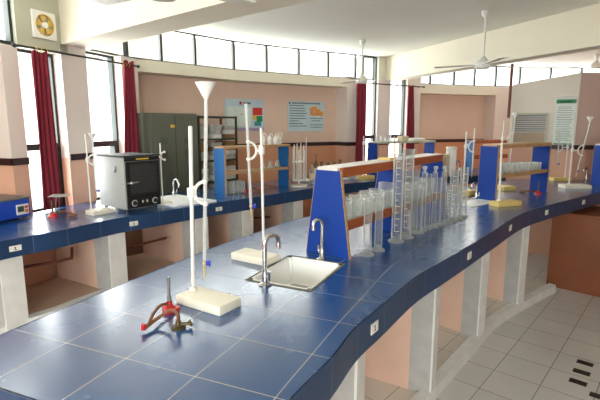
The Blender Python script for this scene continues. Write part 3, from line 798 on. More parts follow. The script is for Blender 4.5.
def cylinder(px, py, top_y, wpx, label, ticks=True, stop=False, hexa=False, jar=False):
    p = at(px, py); sc = (py - 125) / .6
    h = (py - top_y) / sc * .985; r = max(.010, wpx / sc / 2)
    root = thing('measuring_cylinder', label, 'cylinder', p, random.random(), 'glass cylinders lined up on the front counter')
    mb = MB()
    if jar: mb.lathe([(0, .004), (r * .95, .004), (r, .012), (r, h - .006), (r * 1.1, h), (r * .98, h), (r * .9, h - .008), (r * .88, .014), (0, .012)], seg=24)
    else: mb.lathe([(0, .014), (r * .9, .014), (r, .02), (r, h - .008), (r * 1.16, h - .001), (r * 1.18, h), (r * .98, h), (r * .90, h - .008), (r * .88, .024), (0, .022)], seg=24)
    mb.build('glass_tube', M['glass'], root)
    if not jar:
        mb = MB(); br = r * 1.0 + .014
        mb.lathe([(0, 0), (br, 0), (br, .006), (br * .85, .010), (r * .9, .015), (0, .016)], seg=8 if hexa else 24); mb.build('foot', M['glass_base'], root)
    if ticks:
        mb = MB(); n = 12 if h > .4 else 9
        for k in range(n):
            z = .06 + (h - .10) * k / (n - 1); a0 = -PI * .75; w_ = .9 if k % 2 == 0 else .5
            pts = [(r * 1.015 * math.cos(a0 + w_ * q / 5), r * 1.015 * math.sin(a0 + w_ * q / 5), z) for q in range(6)]
            mb.tube(pts, .0013, 4)
        mb.tube([(r * 1.015 * math.cos(a0), r * 1.015 * math.sin(a0), .06), (r * 1.015 * math.cos(a0), r * 1.015 * math.sin(a0), h - .04)], .0008, 4)
        mb.build('graduation', M['white_paper'], root); root.rotation_euler.z = .2
    if stop:
        mb = MB(); mb.lathe([(r * .6, h - .01), (r * .5, h + .008), (r * 1.0, h + .022), (r * .9, h + .032), (0, h + .034)], seg=14); mb.build('stopper', M['glass_base'], root)
    return root
cyl = [
    (367, 255, 197, 8.5, 'short glass cylinder nearest to the blue rack end and front sink', False, False, False),
    (378, 250.5, 195, 8, 'short glass cylinder just behind the nearest short one', False, False, False),
    (396, 241.5, 151, 10.5, 'tall graduated cylinder in front of the tallest one', True, False, False),
    (405.5, 237.5, 147, 11, 'tallest graduated cylinder with a flared rim on the front counter', True, False, False),
    (414, 233, 168, 5.5, 'slim cylinder first behind the tallest cylinder', False, False, False),
    (417, 232.5, 186, 9, 'squat wide glass cylinder among the slim ones', False, False, True),
    (422, 231, 170, 5, 'slim stoppered cylinder behind the squat wide one', False, True, True),
    (427, 229, 172, 5, 'slim plain cylinder between two stoppered ones', False, False, True),
    (433, 227.5, 170, 4.5, 'slim stoppered cylinder at the middle of the slim group', False, True, False),
    (437, 225.5, 176, 4.5, 'shorter slim cylinder just past the middle of the slim group', False, False, True),
    (442, 224.5, 170, 5, 'slim stoppered cylinder just before the wide graduated ones', False, True, True),
    (447, 223, 182, 6.5, 'low graduated cylinder beside the wide graduated ones', True, False, False),
    (452, 221, 168, 8, 'graduated wide cylinder last but two in the line', True, False, False),
    (457, 219.5, 178, 8, 'low wide cylinder with a white rim last but one in the line', False, False, False),
    (462, 217, 166, 7.5, 'graduated cylinder at the far end of the line of glassware', True, False, False)]
for c in cyl: cylinder(c[0], c[1], c[2], c[3], c[4], c[5], c[6], c[7])

# glass trough behind the beakers of the near rack
mb = MB(); mb.box((0, 0, .055), (.07, .11, .11), bev=.006); o = mb.build('glass_trough', M['glass_beaker'], loc=R1 @ Vector((.44, 0, .159)), rz=.78); tag(o, 'square glass trough at the middle blue panel of the near rack', 'trough')
o.location = R1 @ Vector((.575, -.0, .16)); o.scale = (.55, .7, 1.15)

# ------------------------------------------------------------------ burner, hose, gas cock on the front counter
bp = at(170, 311)
b = thing('bunsen_burner', 'small burner with red base and steel tube on the front counter', 'burner', bp, .4)
mb = MB(); mb.prism([(math.cos(a) * .032, math.sin(a) * .032) for a in [2 * PI * k / 3 + .3 * s for k in range(3) for s in (-1, 1)]], 0, [.012] * 6); mb.lathe([(.022, .010), (.011, .02), (.009, .034), (0, .035)], seg=16); mb.build('base', M['red'], b)
mb = MB(); mb.tube([(0, 0, .03), (0, 0, .116)], .0052); mb.lathe([(.0, .038), (.008, .038), (.008, .052), (0, .052)], seg=14); mb.build('burner_tube', M['steel'], b)
hp = [bp + Vector((-.006, -.008, .028)), bp + Vector((-.02, -.03, .032))]
q = at(144.6, 328.5, T + .012)
hp += [mid(hp[-1], q) + Vector((0, 0, .006)), q + Vector((.006, .012, .004)), q]
cock = at(178.5, 328)
hp2 = [q, at(158, 318, T + .022), at(168, 311.5, T + .038), at(174, 311, T + .05), at(178, 315, T + .045), cock + Vector((0, 0, .018))]
mb = MB(); mb.tube(catmull([tuple(v) for v in hp], 5), .0052, 10); mb.tube(catmull([tuple(v) for v in hp2], 6), .0055, 10)
h = mb.build('hose_tube', M['rubber']); hr = h; h.name = 'rubber_hose'
tag(h, 'brown rubber hose bent in a loop beside the red burner base', 'hose')
mb = MB(); mb.tube([tuple(q + Vector((-.004, 0, -.004))), tuple(q + Vector((-.002, 0, .014)))], .0065, 10); mb.build('end_plug', M['red'], h)
g = thing('gas_cock', 'blackened brass gas cock set in the front counter under the hose end', 'gas tap', cock, .3)
mb = MB(); mb.lathe([(0, 0), (.022, 0), (.022, .004), (.009, .008), (.008, .024), (0, .025)], seg=14); mb.build('body', M['brass'], g)
mb = MB(); mb.tube([(0, 0, .012), (.036, -.006, .012)], [.006, .005]); mb.box((.036, -.006, .013), (.006, .026, .012), .2, .002); mb.build('cock_handle', M['brass'], g)

def small_burner(label, p, rz, tripod=False):
    b = thing('bunsen_burner', label, 'burner', p, rz, 'burners farther along the counters')
    mb = MB(); mb.lathe([(0, 0), (.034, 0), (.034, .008), (.016, .018), (.012, .03), (0, .03)], seg=6); mb.build('base', M['red'], b)
    mb = MB(); mb.tube([(0, 0, .028), (0, 0, .11)], .006); mb.build('burner_tube', M['brass'], b)
    hs = MB(); hs.tube(catmull([(.02, 0, .02), (.07, .03, .03), (.12, .0, .012), (.15, -.05, .012), (.11, -.09, .012)], 5), .007, 8); o = hs.build('rubber_hose', M['rubber'], b)
    return b
small_burner('red based burner with brown hose right of the blue device', at(53, 217), .3)
small_burner('burner with dark hose lying under the second rack', at(538, 194), 2.6)
small_burner('brown burner standing inside the two shelf rack', at(246, 192), .2)
small_burner('second brown burner at the right inside the two shelf rack', at(262, 189), .9)
# tripod with gauze by the window
tp = at(62, 214)
t = thing('tripod_stand', 'small tripod with a wire gauze in front of the first curtain', 'tripod', tp, .2)
for k in range(3):
    a = 2 * PI * k / 3; mb = MB(); mb.tube([(.055 * math.cos(a), .055 * math.sin(a), 0), (.035 * math.cos(a), .035 * math.sin(a), .125)], .0035, 8); mb.build('leg', M['steel'], t)
mb = MB(); mb.lathe([(.034, .122), (.042, .122), (.042, .128), (.034, .128), (.034, .122)], seg=20); mb.build('ring', M['steel'], t)
mb = MB(); mb.box((0, 0, .129), (.125, .125, .002)); mb.build('wire_gauze', M['grey_paper'], t, smooth=False)

# ------------------------------------------------------------------ oven
fl, fr = Vector((-1.19, 3.03, T)), Vector((-1.03, 3.245, T)); d = (fr - fl).normalized(); rz = math.atan2(d.y, d.x)
ov = thing('drying_oven', 'grey laboratory oven with black door on the window counter', 'oven', fl, rz)
W_, D_, H_ = .285, .33, .385
mb = MB(); mb.box((W_ / 2, D_ / 2, .025 + (H_ - .025) / 2), (W_, D_, H_ - .025), bev=.004); mb.build('body', M['oven_grey'], ov)
mb = MB(); mb.box((W_ / 2, D_ / 2 - .004, H_ + .004), (W_ + .012, D_ + .014, .012), bev=.003); mb.build('lid_plate', M['dark_matt'], ov)
for x, y in ((.03, .03), (W_ - .03, .03), (.03, D_ - .03), (W_ - .03, D_ - .03)):
    mb = MB(); mb.lathe([(0, 0), (.013, 0), (.015, .026), (0, .026)], (x, y, 0), 12); mb.build('foot', M['dark'], ov)
mb = MB(); mb.box((W_ / 2, -.004, .205 + .022), (W_ - .02, .018, .25), bev=.004); dr = mb.build('door', M['dark'], ov)
mb = MB(); mb.box((W_ / 2, -.014, .23), (W_ - .07, .006, .20), bev=.002); mb.build('door_inset', M['dark_matt'], dr)
mb = MB(); mb.tube([(.03, -.012, .21), (.03, -.035, .21)], .008, 10); mb.tube([(.0, -.034, .21), (.085, -.036, .212)], [.007, .005], 10); mb.ball((.03, -.036, .21), .014); mb.build('door_handle', M['chrome'], dr)
mb = MB(); mb.box((W_ / 2, -.004, .065), (W_ - .02, .014, .072), bev=.003); cp = mb.build('control_panel', M['dark'], ov)
for x in (.06, W_ - .06):
    mb = MB(); n_ = Matrix.Translation((x, -.012, .066)) @ Matrix.Rotation(PI / 2, 4, 'X')
    mb.lathe([(.018, 0), (.022, 0), (.022, .003), (.018, .003)], seg=24); bmesh.ops.transform(mb.bm, matrix=n_, verts=mb.bm.verts); mb.build('dial_ring', M['white_paper'], cp)
    mb = MB(); mb.lathe([(0, 0), (.016, 0), (.014, .014), (0, .014)], seg=18); bmesh.ops.transform(mb.bm, matrix=n_, verts=mb.bm.verts); mb.build('knob', M['dark_matt'], cp)
for x in (.125, .16):
    mb = MB(); mb.box((x, -.013, .07), (.012, .006, .018), bev=.001); mb.build('rocker_switch', M['grey_paper'], cp)
mb = MB(); mb.box((W_ / 2, -.002, H_ - .017), (W_ - .01, .012, .026), bev=.002); hd = mb.build('header_strip', M['dark'], ov)
mb = MB(); mb.box((W_ / 2, -.009, H_ - .017), (.10, .002, .009)); mb.build('name_plate', M['yellow_print'], hd)
mb = MB(); mb.box((-.003, .10, .30), (.006, .016, .045), bev=.002); mb.tube([(-.004, .10, .30), (-.02, .09, .28)], .004, 8); mb.build('side_latch', M['steel'], ov)

# blue heating device at the left edge
fr = Vector((-1.765, 2.895, T)); rz = math.atan2(LD.y, LD.x)
dv = thing('water_bath', 'blue laboratory device with a small control panel at the left edge', 'device', fr, rz)
mb = MB(); mb.box((-.19, .125, .065 + .008), (.38, .25, .115), bev=.006); mb.build('body', M['device_blue'], dv)
mb = MB(); mb.box((-.19, .125, .137), (.385, .255, .012), bev=.003); mb.build('lid', M['device_top'], dv)
mb = MB(); mb.box((-.055, -.002, .066), (.085, .006, .066), bev=.002); cp = mb.build('control_panel', M['white_plastic'], dv)
mb = MB(); mb.box((-.070, -.006, .07), (.042, .003, .036)); mb.build('display', M['lcd'], cp, smooth=False)
mb = MB(); mb.box((-.032, -.006, .08), (.02, .004, .014)); mb.build('red_switch', M['red'], cp, smooth=False)
mb = MB(); mb.box((-.032, -.006, .054), (.02, .004, .018)); mb.build('orange_switch', M['orange'], cp, smooth=False)
for x, y in ((-.02, .03), (-.36, .03), (-.02, .22), (-.36, .22)):
    mb = MB(); mb.lathe([(0, 0), (.012, 0), (.012, .017), (0, .017)], (x, y, 0), 10); mb.build('foot', M['dark'], dv)

# ------------------------------------------------------------------ cabinet, paper rack
def frame_of(p, q):
    p, q = V2(*p), V2(*q); d = (q - p).normalized(); return p, (q - p).length, math.atan2(d.y, d.x)
p, wd, rz = frame_of((-1.305, 3.96), (-.985, 4.36))
cb = thing('steel_cabinet', 'olive green two door steel cabinet by the second curtain', 'cabinet', (p.x, p.y, 0), rz)
ch = 1.585
mb = MB(); mb.box((wd / 2, .13, ch / 2), (wd, .26, ch), bev=.004); mb.build('body', M['olive'], cb)
for k in (0, 1):
    mb = MB(); mb.box((wd * (.25 + .5 * k), -.005, ch / 2 + .01), (wd / 2 - .008, .014, ch - .06), bev=.003); dr = mb.build('door', M['olive'], cb)
    x = wd / 2 + (-.03 if k == 0 else .03)
    if k == 0:
        mb = MB(); mb.box((x, -.018, 1.0), (.012, .016, .07), bev=.003); mb.build('handle', M['steel'], dr)
        mb = MB(); mb.box((x - .0, -.014, 1.47), (.045, .003, .026)); o = mb.build('tag', M['yellow_print'], dr, smooth=False)
    for z in (1.36, 1.25, .5, .39):
        mb = MB()
        for s in range(4): mb.box((wd * (.25 + .5 * k), -.0135, z - s * .014), (.07, .003, .005))
        mb.build('vent_slots', M['olive_side'], dr, smooth=False)

p, wd, rz = frame_of((-.975, 4.38), (-.66, 4.78))
sr = thing('steel_shelf_rack', 'dark angle iron shelf rack full of paper bundles beside the olive cabinet', 'shelf', (p.x, p.y, 0), rz)
SM = Matrix.Translation((p.x, p.y, 0)) @ Matrix.Rotation(rz, 4, 'Z')
for x in (.008, wd - .008):
    for y in (.008, .24):
        mb = MB(); mb.box((x, y, .785), (.018, .018, 1.57)); mb.build('post', M['olive_side'], sr, smooth=False)
SZ = [.70, .92, 1.13, 1.345, 1.565]
for z in SZ:
    mb = MB(); mb.box((wd / 2, .124, z - .008), (wd, .25, .018)); mb.build('shelf_board', M['olive_side'], sr, smooth=False)
random.seed(3)
names = ['lowest', 'second', 'third', 'top']
for li, z in enumerate(SZ[:-1]):
    nst = 3
    for c in range(nst):
        zz = z + .001; x = .07 + c * (wd - .14) / (nst - 1)
        for k in range(4 if li != 3 else 3):
            hh = .040 + random.random() * .010
            mb = MB(); w2 = .115 + random.random() * .02
            for sl in range(3): mb.box(((random.random() - .5) * .008, (random.random() - .5) * .01, hh * (sl + .5) / 3), (w2 * (.86 + .14 * random.random()), .2 * (.85 + .15 * random.random()), hh / 3 - .002), rz=(random.random() - .5) * .16)
            m = M['brown_paper'] if (li, k) in ((2, 3), (2, 2), (1, 3)) and c != 1 or random.random() < .08 else (M['grey_paper'] if random.random() < .5 else M['white_paper'])
            o = mb.build('paper_bundle', m, loc=SM @ Vector((x, .115, zz)), rz=rz + (random.random() - .5) * .06, smooth=False)
            side = ['left', 'middle', 'right'][c]
            tag(o, '%s paper bundle up, %s pile, %s shelf of the steel rack' % (['lowest', 'second', 'third', 'fourth'][k], side, names[li]), 'papers', 'paper bundles on the steel shelf rack')
            zz += hh + .001

# ------------------------------------------------------------------ posters
def on_line(P, frac):
    tot = sum((P[i + 1] - P[i]).length for i in range(len(P) - 1)); s = frac * tot
    for i in range(len(P) - 1):
        l = (P[i + 1] - P[i]).length
        if s <= l: return P[i].lerp(P[i + 1], s / l), (P[i + 1] - P[i]).normalized()
        s -= l
def poster_frame(c, t, z, gap=.006):
    n = Vector((t.y, -t.x)); c = c + n * gap
    return Matrix(((t.x, -n.x, 0, c.x), (t.y, -n.y, 0, c.y), (0, 0, 1, z), (0, 0, 0, 1)))
def poster(label, m, w_, h_, base, items):
    loc, rot, _ = m.decompose()
    r = thing('wall_poster', label, 'poster', loc, rot.to_euler().z)
    mb = MB(); mb.box((0, 0, 0), (w_, .006, h_)); mb.build('sheet', M[base], r, smooth=False)
    for nm, mt, rects in items:
        mb = MB()
        for x0, z0, x1, z1 in rects: mb.box(((x0 + x1 - 1) / 2 * w_, -.0036, (z0 + z1 - 1) / 2 * h_), (abs(x1 - x0) * w_, .0012, abs(z1 - z0) * h_))
        mb.build(nm, M[mt], r, smooth=False)
    return r
def px_on(P, k):   # point of plan line P seen in direction X/Y = k
    for i in range(len(P) - 1):
        a, b = P[i], P[i + 1]; den = (b.x - a.x) - k * (b.y - a.y)
        if abs(den) < 1e-9: continue
        s = (k * a.y - a.x) / den
        if 0 <= s <= 1: return a.lerp(b, s), (b - a).normalized()
def zat(q, y):     # height on a vertical line over q that the photograph shows in row y
    b = (200 - y) / F; return H + q.y * (-SP + b * CP) / (CP + b * SP)
def place(P, x0, x1, y0, y1):
    (a, ta), (b, tb) = px_on(P, (x0 - 300) / 457.0), px_on(P, (x1 - 300) / 457.0)
    c = (a + b) / 2; return c, (b - a).normalized(), (b - a).length, zat(c, y0), zat(c, y1)
c, t_, w_, za, zb = place(REC, 225, 263.5, 99, 131)
random.seed(5)
poster('wall poster with red logo and coloured squares behind the shelf rack', poster_frame(c, t_, (za + zb) / 2), w_, za - zb, 'sky_print',
       [('chart', 'mint', [(.06, .14, .66, .76)]), ('lower_border', 'lilac', [(0, 0, 1, .10)]), ('emblem', 'red_print', [(.36, .82, .42, .92), (.24, .6, .27, .64), (.40, .5, .43, .54), (.52, .66, .55, .7), (.5, .38, .53, .42)]),
        ('heading', 'ink', [(.46, .84, .49, .9), (.50, .84, .53, .9), (.54, .84, .57, .9), (.58, .84, .61, .9), (.62, .84, .65, .9)]),
        ('red_panel', 'red_print', [(.70, .5, .96, .74)]), ('yellow_panel', 'yellow_print', [(.70, .36, .80, .5)]), ('green_panel', 'green', [(.80, .3, .96, .48)]), ('teal_panel', 'teal_print', [(.74, .16, .92, .3)])])
c, t_, w_, za, zb = place(REC, 287.5, 323.5, 101.5, 131)
lines = []
for k in range(9): lines.append((.04, .84 - k * .085, .30 + random.random() * .22, .862 - k * .085))
poster('pale blue poster with orange picture and text lines on the back wall', poster_frame(c, t_, (za + zb) / 2), w_, za - zb, 'sky_print',
       [('heading', 'ink', [(.03, .90, .07, .97)] + [(.12 + .06 * k, .91, .16 + .06 * k, .96) for k in range(13)]), ('text', 'ink', lines + [(.6, .42, .97, .44), (.64, .34, .9, .36), (.6, .2, .97, .22), (.62, .12, .95, .14)]),
        ('picture', 'orange_print', [(.60, .55, .66, .80), (.66, .52, .80, .84), (.80, .52, .90, .76), (.90, .50, .97, .68)]), ('picture_light', 'white_paper', [(.68, .62, .76, .72), (.82, .56, .87, .64)])])
BL = [BP1, BP2]
c, t_, w_, za, zb = place(BL, 554.5, 575, 97.5, 146)
poster('tall mint poster with green header on the cream partition', poster_frame(c, t_, (za + zb) / 2), w_, za - zb, 'mint',
       [('header', 'green', [(.02, .88, .98, .96)]), ('footer', 'green', [(.05, .03, .95, .055)]), ('heading', 'ink', [(.2, .90, .8, .93)]), ('text', 'louvre', [(.10 + (.05 if k % 4 == 0 else 0), .80 - k * .036, .9 - random.random() * .15, .81 - k * .036) for k in range(20)])])
bpy.data.objects['wall_poster.002'].children[0]['label'] = 'pale mint sheet'
mb = MB(); m = poster_frame(c, t_, za, .012)
mb.tube([tuple(m @ Vector((-w_ / 2 - .01, 0, 0))), tuple(m @ Vector((w_ / 2 + .01, 0, 0)))], .009, 8); o = mb.build('hanging_rod', M['white_plastic']); o.parent = bpy.data.objects['wall_poster.002']; o.matrix_parent_inverse = Matrix.Translation(o.parent.location) @ Matrix.Rotation(o.parent.rotation_euler.z, 4, 'Z'); o.matrix_parent_inverse.invert()

# louvred window in the partition
c, t_, w_, za, zb = place(BL, 513.5, 547, 114, 143)
m = poster_frame(c, t_, (za + zb) / 2, .0); hh = za - zb
lv = bpy.data.objects.new('window_29', None); COL.objects.link(lv); struct(lv)
mb = MB()
for x, z, sx, sz in ((0, hh / 2, w_, .02), (0, -hh / 2, w_, .02), (-w_ / 2, 0, .016, hh), (w_ / 2, 0, .016, hh)): mb.box((x, -.01, z), (sx, .03, sz), M4=m)
o = mb.build('window_frame', M['grey_panel'], lv, smooth=False); struct(o)
mb = MB()
for k in range(8): mb.box((0, -.006, hh * (.44 - .075 * k)), (w_ - .02, .014, hh * .05), M4=m, mi=k % 2)
mb.box((0, -.004, -hh * .31), (w_ - .02, .01, hh * .34), M4=m, mi=2)
o = mb.build('window_slats', [M['louvre'], M['louvre2'], M['sill_board']], lv, smooth=False); struct(o)

# ------------------------------------------------------------------ exhaust fan on the board
q = L(.405); n_ = -LN; c = q + n_ * .012
z_ = zat(q, 25.5)
m = Matrix(((LD.x, -n_.x, 0, c.x), (LD.y, -n_.y, 0, c.y), (0, 0, 1, z_), (0, 0, 0, 1)))
loc, rot, _ = m.decompose()
ef = thing('exhaust_fan', 'white square exhaust fan with yellowed blades above the first window', 'fan', loc, rot.to_euler().z)
ss = .18
mb = MB()
N = 32
# square plate with a round opening
outer = []; inner = []
for k in range(N):
    a = 2 * PI * k / N; s = ss / 2 / max(abs(math.cos(a)), abs(math.sin(a)))
    outer.append((math.cos(a) * s, math.sin(a) * s)); inner.append((math.cos(a) * .070, math.sin(a) * .070))
for k in range(N):
    j = (k + 1) % N
    mb.plate([outer[k], outer[j], inner[j], inner[k]], .018, Matrix.Identity(4))
mb.build('frame', M['white_plastic'], ef, smooth=False)
mb = MB(); mb.plate([(math.cos(2 * PI * k / N) * .071, math.sin(2 * PI * k / N) * .071) for k in range(N)], .002, Matrix.Translation((0, .009, 0))); mb.build('back_shutter', M['grey_panel'], ef, smooth=False)
for k in range(5):
    mb = MB(); a = 2 * PI * k / 5 + .5
    pts = [(.020, -.5), (.060, -.50), (.067, 0), (.063, .30), (.020, .3)]
    mb.plate([(r_ * math.cos(a + d_), r_ * math.sin(a + d_)) for r_, d_ in pts], .003, Matrix.Translation((0, -.004, 0))); mb.build('blade', M['gold'], ef, smooth=False)
mb = MB(); mb.plate([(math.cos(2 * PI * k / 20) * .021, math.sin(2 * PI * k / 20) * .021) for k in range(20)], .02, Matrix.Translation((0, -.006, 0))); mb.build('hub', M['white_plastic'], ef)
mb = MB()
for k in range(N):
    j = (k + 1) % N; f = lambda i, r_: (math.cos(2 * PI * i / N) * r_, math.sin(2 * PI * i / N) * r_)
    mb.plate([f(k, .072), f(j, .072), f(j, .068), f(k, .068)], .016, Matrix.Translation((0, -.004, 0)))
mb.build('ring', M['gold'], ef, smooth=False)

# ------------------------------------------------------------------ curtains and rods
def curtain(label, a_top, b_top, a_bot, b_bot, zt, zb, nfold=5, amp=.018):
    a_top, b_top, a_bot, b_bot = [Vector(v[:2]) for v in (a_top, b_top, a_bot, b_bot)]
    bm = bmesh.new(); NU, NV = nfold * 8, 22; rows = []
    for j in range(NV + 1):
        f = j / NV; z = zt + (zb - zt) * f; row = []
        a = a_top.lerp(a_bot, f); b_ = b_top.lerp(b_bot, f); d = (b_ - a); n = Vector((d.y, -d.x)).normalized()
        for i in range(NU + 1):
            s = i / NU; ph = math.sin(s * nfold * 2 * PI + .6 * math.sin(3 * f)) + .35 * math.sin(s * nfold * 4.3 * PI + 2 * f)
            q = a + d * s + n * amp * ph * (.75 + .25 * f)
            row.append(bm.verts.new((q.x, q.y, z + (.012 * math.sin(s * 9) if j == 0 else 0))))
        rows.append(row)
    for j in range(NV):
        for i in range(NU): bm.faces.new((rows[j][i], rows[j][i + 1], rows[j + 1][i + 1], rows[j + 1][i]))
    mb = MB(); mb.bm.free(); mb.bm = bm; o = mb.build('curtain', M['curtain'])
    s = o.modifiers.new('Solidify', 'SOLIDIFY'); s.thickness = .004
    return tag(o, label, 'curtain', 'maroon curtains at the windows')
IN = -.075
curtain('maroon curtain bunched at the first window left of the exhaust fan wall', L(.235, IN), L(.36, IN), L(.235, IN + .03), L(.395, IN + .03), zat(L(.3), 53), .89, 4, .014)
curtain('maroon curtain at the second window behind the grey oven', L(1.085, IN), L(1.21, IN), L(.985, IN), L(1.215, IN), zat(L(1.2), 63), .89, 4, .016)
def B2(k, off=.08): p, t = px_on(BAY, k); return p + Vector((t.y, -t.x)) * off
curtain('maroon curtain left of the narrow window at the back', B2(.1140), B2(.1350), B2(.113), B2(.136), 2.0, .9, 3, .014)
curtain('maroon curtain at the right of the bright rear window opening', B2(.224), B2(.2370), B2(.222), B2(.245), zat(V2(1.6, 6.4), 86), .9, 3, .014)
def crod(label, a, b, z, rings):
    a, b = Vector(a[:2]).to_3d(), Vector(b[:2]).to_3d(); a.z = b.z = z; d = (b - a).normalized()
    r = thing('curtain_rod', label, 'curtain rod', a)
    mb = MB(); mb.tube([(0, 0, 0), tuple(b - a)], .0075, 10); mb.build('rod', M['dark_matt'], r)
    for s, e in ((-1, Vector((0, 0, 0))), (1, b - a)):
        mb = MB(); mb.ball(e + d * s * .008, .014); mb.build('finial', M['dark_matt'], r)
    for f in rings:
        q = (b - a) * f; mb = MB(); n = Vector((-d.y, d.x, 0)); up = Vector((0, 0, 1))
        mb.tube([tuple(q + (n * math.cos(2 * PI * k / 12) + up * math.sin(2 * PI * k / 12)) * .014 - up * .004) for k in range(13)], .002, 6); mb.build('ring', M['gold'], r)
    for f in (.04, .96):
        q = (b - a) * f; n = Vector((-d.y, d.x, 0)); mb = MB(); mb.tube([tuple(q), tuple(q + n * .07)], .005, 8); mb.build('bracket', M['dark_matt'], r)
zr = zat(L(.3), 48.5)
crod('dark curtain rod running from the first window to the second', L(.12, -.08), L(1.25, -.08), zr - .01, (.13, .16, .2, .84, .87, .9))
crod('dark curtain rod across the rear windows', B2(.1200), B2(.2585), zat(V2(1.2, 6.1), 84.5), (.08, .14, .86, .92))

# ------------------------------------------------------------------ ceiling fans
def fan(label, x, y, zh, ang, blade=.5, rod=True, sc=1.0):
    r = thing('ceiling_fan', label, 'fan', (x, y, zh), ang, 'ceiling fans')
    top = ZC - zh
    mb = MB(); mb.lathe([(0, top), (.035, top), (.03, top - .03), (.012, top - .05), (0, top - .05)], seg=18); mb.build('canopy', M['fan_white'], r)
    mb = MB(); mb.tube([(0, 0, .04), (0, 0, top - .04)], .008, 10); mb.build('down_rod', M['fan_white'], r)
    mb = MB(); mb.lathe([(0, -.03), (.05 * sc, -.025), (.062 * sc, -.005), (.058 * sc, .02), (.03 * sc, .045), (.012, .07), (0, .07)], seg=24); mb.build('motor', M['fan_white'], r)
    for k in range(3):
        a = 2 * PI * k / 3; m = Matrix.Rotation(a, 4, 'Z') @ Matrix.Translation((0, 0, .004)) @ Matrix.Rotation(math.radians(3), 4, 'X')
        mb = MB(); mb.prism([(.05, -.014), (.13, -.016), (.16, -.032), (blade, -.036), (blade, .036), (.16, .032), (.13, .016), (.05, .014)], 0, .003, M4=m); mb.build('blade', M['fan_blade'], r, smooth=False)
    return r
fan('white ceiling fan hanging before the back wall clerestory windows', .66, 4.94, 1.945, .0, .40)
fan('white ceiling fan on a long rod in front of the right beam', 1.46, 3.72, 1.95, .52, .38)
fan('ceiling fan in the far bay above the partition', 3.75, 5.9, 2.22, .2, .45)
fan('ceiling fan cut off by the top edge above the left beam', -.505, 1.75, 1.962, -PI / 2, .36)

# ------------------------------------------------------------------ things on racks and counters
def bottle(label, loc, s=1.0):
    r = thing('wash_bottle', label, 'bottle', loc, random.random() * 1.5 - .7, 'white plastic bottles')
    r.scale = (s, s, s)
    mb = MB(); mb.lathe([(0, 0), (.030, 0), (.033, .004), (.033, .062), (.026, .076), (.012, .084), (.012, .094), (0, .094)], seg=18); mb.build('body', M['white_plastic'], r)
    mb = MB(); mb.tube(catmull([(0, 0, .094), (0, 0, .112), (.018, 0, .122), (.034, 0, .112), (.040, 0, .085)], 4), .0042, 8); mb.build('spout', M['white_plastic'], r)
    return r
for k, (x, nm) in enumerate(((.50, 'leftmost'), (.60, 'second'), (.66, 'third'), (.72, 'rightmost'))):
    bottle('white wash bottle, %s of four on the window counter rack' % nm, R4 @ Vector((x, .02 * (k % 2) - .01, .418)), .86)
bottle('white wash bottle on top of the rack at the right edge', R3 @ Vector((.06, 0, .413)), 1.15)
def flask(label, loc, s=1.0, grp='small flasks on the window counter rack', m='glass_beaker'):
    o = MB().lathe([(0, .001), (.028, .001), (.030, .006), (.012, .055), (.010, .08), (.012, .084), (.011, .084)], seg=16).build('conical_flask', M[m], loc=loc)
    o.scale = (s, s, s); return tag(o, label, 'flask', grp)
for k in range(6): flask('%s small conical flask from the left on the lower shelf of the pale rack' % ORD[k], R4 @ Vector((.48 + k * .045, -.02 + .03 * (k % 2), .20)), .8)
for k in range(8): beaker(R4 @ Vector((.07 + (k % 4) * .055, -.03 + .055 * (k // 4), .001)), '%s tumbler in the %s row under the pale two shelf rack' % (ORD[k % 4], 'front' if k < 4 else 'back'), 'tumblers under the pale rack', .62, 1.9)
# items on the back rack
for k, x in enumerate((.06, .12, .19, .27, .33)):
    flask('%s white flask from the left on the grey shelf under the back windows' % ORD[k], R5 @ Vector((x, 0, .413)), .85 if k % 2 else .65, 'flasks on the back rack', 'glass_milk')
mb = MB(); mb.box((0, 0, .03), (.10, .09, .06), bev=.004); tag(mb.build('small_carton', M['cream'], loc=R5 @ Vector((.47, 0, .413)), rz=.5), 'cream carton on the grey shelf under the back windows', 'box')
tr = thing('plastic_tray', 'white tray at the right end of the grey shelf under the back windows', 'tray', R5 @ Vector((.70, 0, .413)), .5)
mb = MB(); mb.box((0, 0, .012), (.19, .11, .022), bev=.004); mb.build('tray_body', M['white_plastic'], tr)
mb = MB()
for k in range(7): mb.box((-.075 + k * .025, 0, .028), (.006, .09, .012))
mb.build('divider', M['white_paper'], tr)
# reagent bottles and tube rack left of the blue near rack
for k, (px, py, hh, rr, mm) in enumerate(((316, 182, .30, .03, 'glass_amber'), (322, 179.5, .20, .045, 'glass_amber'), (328, 178, .18, .045, 'glass_amber'), (334, 177, .18, .045, 'glass_amber'), (340, 176.5, .20, .04, 'glass_amber'), (312, 183.5, .22, .028, 'glass_beaker'))):
    p = at(px, py); b = thing('reagent_bottle', ['tall amber bottle beside the tube carousel', 'first squat tinted bottle behind the near blue panel', 'second squat tinted bottle behind the near blue panel', 'third squat tinted bottle behind the near blue panel', 'tinted bottle closest to the corner below the back wall', 'clear bottle between tube carousel and amber bottle'][k], 'bottle', p, 0, 'reagent bottles on the window counter')
    mb = MB(); mb.lathe([(0, .002), (rr * .95, .002), (rr, .01), (rr, hh * .62), (rr * .45, hh * .78), (rr * .42, hh * .88), (rr * .5, hh * .89), (0, hh * .89)], seg=16); mb.build('body', M[mm], b)
    mb = MB(); mb.lathe([(0, hh * .885), (rr * .4, hh * .885), (rr * .62, hh * .94), (rr * .5, hh), (0, hh)], seg=12); mb.build('stopper', M['glass_amber'], b)
    mb = MB(); mb.lathe([(rr * 1.01, hh * .2), (rr * 1.01, hh * .5)], seg=16); mb.build('paper_label', M['cream'], b)
p = at(299, 186)
tc = thing('pipette_carousel', 'white round rack holding upright glass pipettes beside the pale rack', 'rack', p, 0)
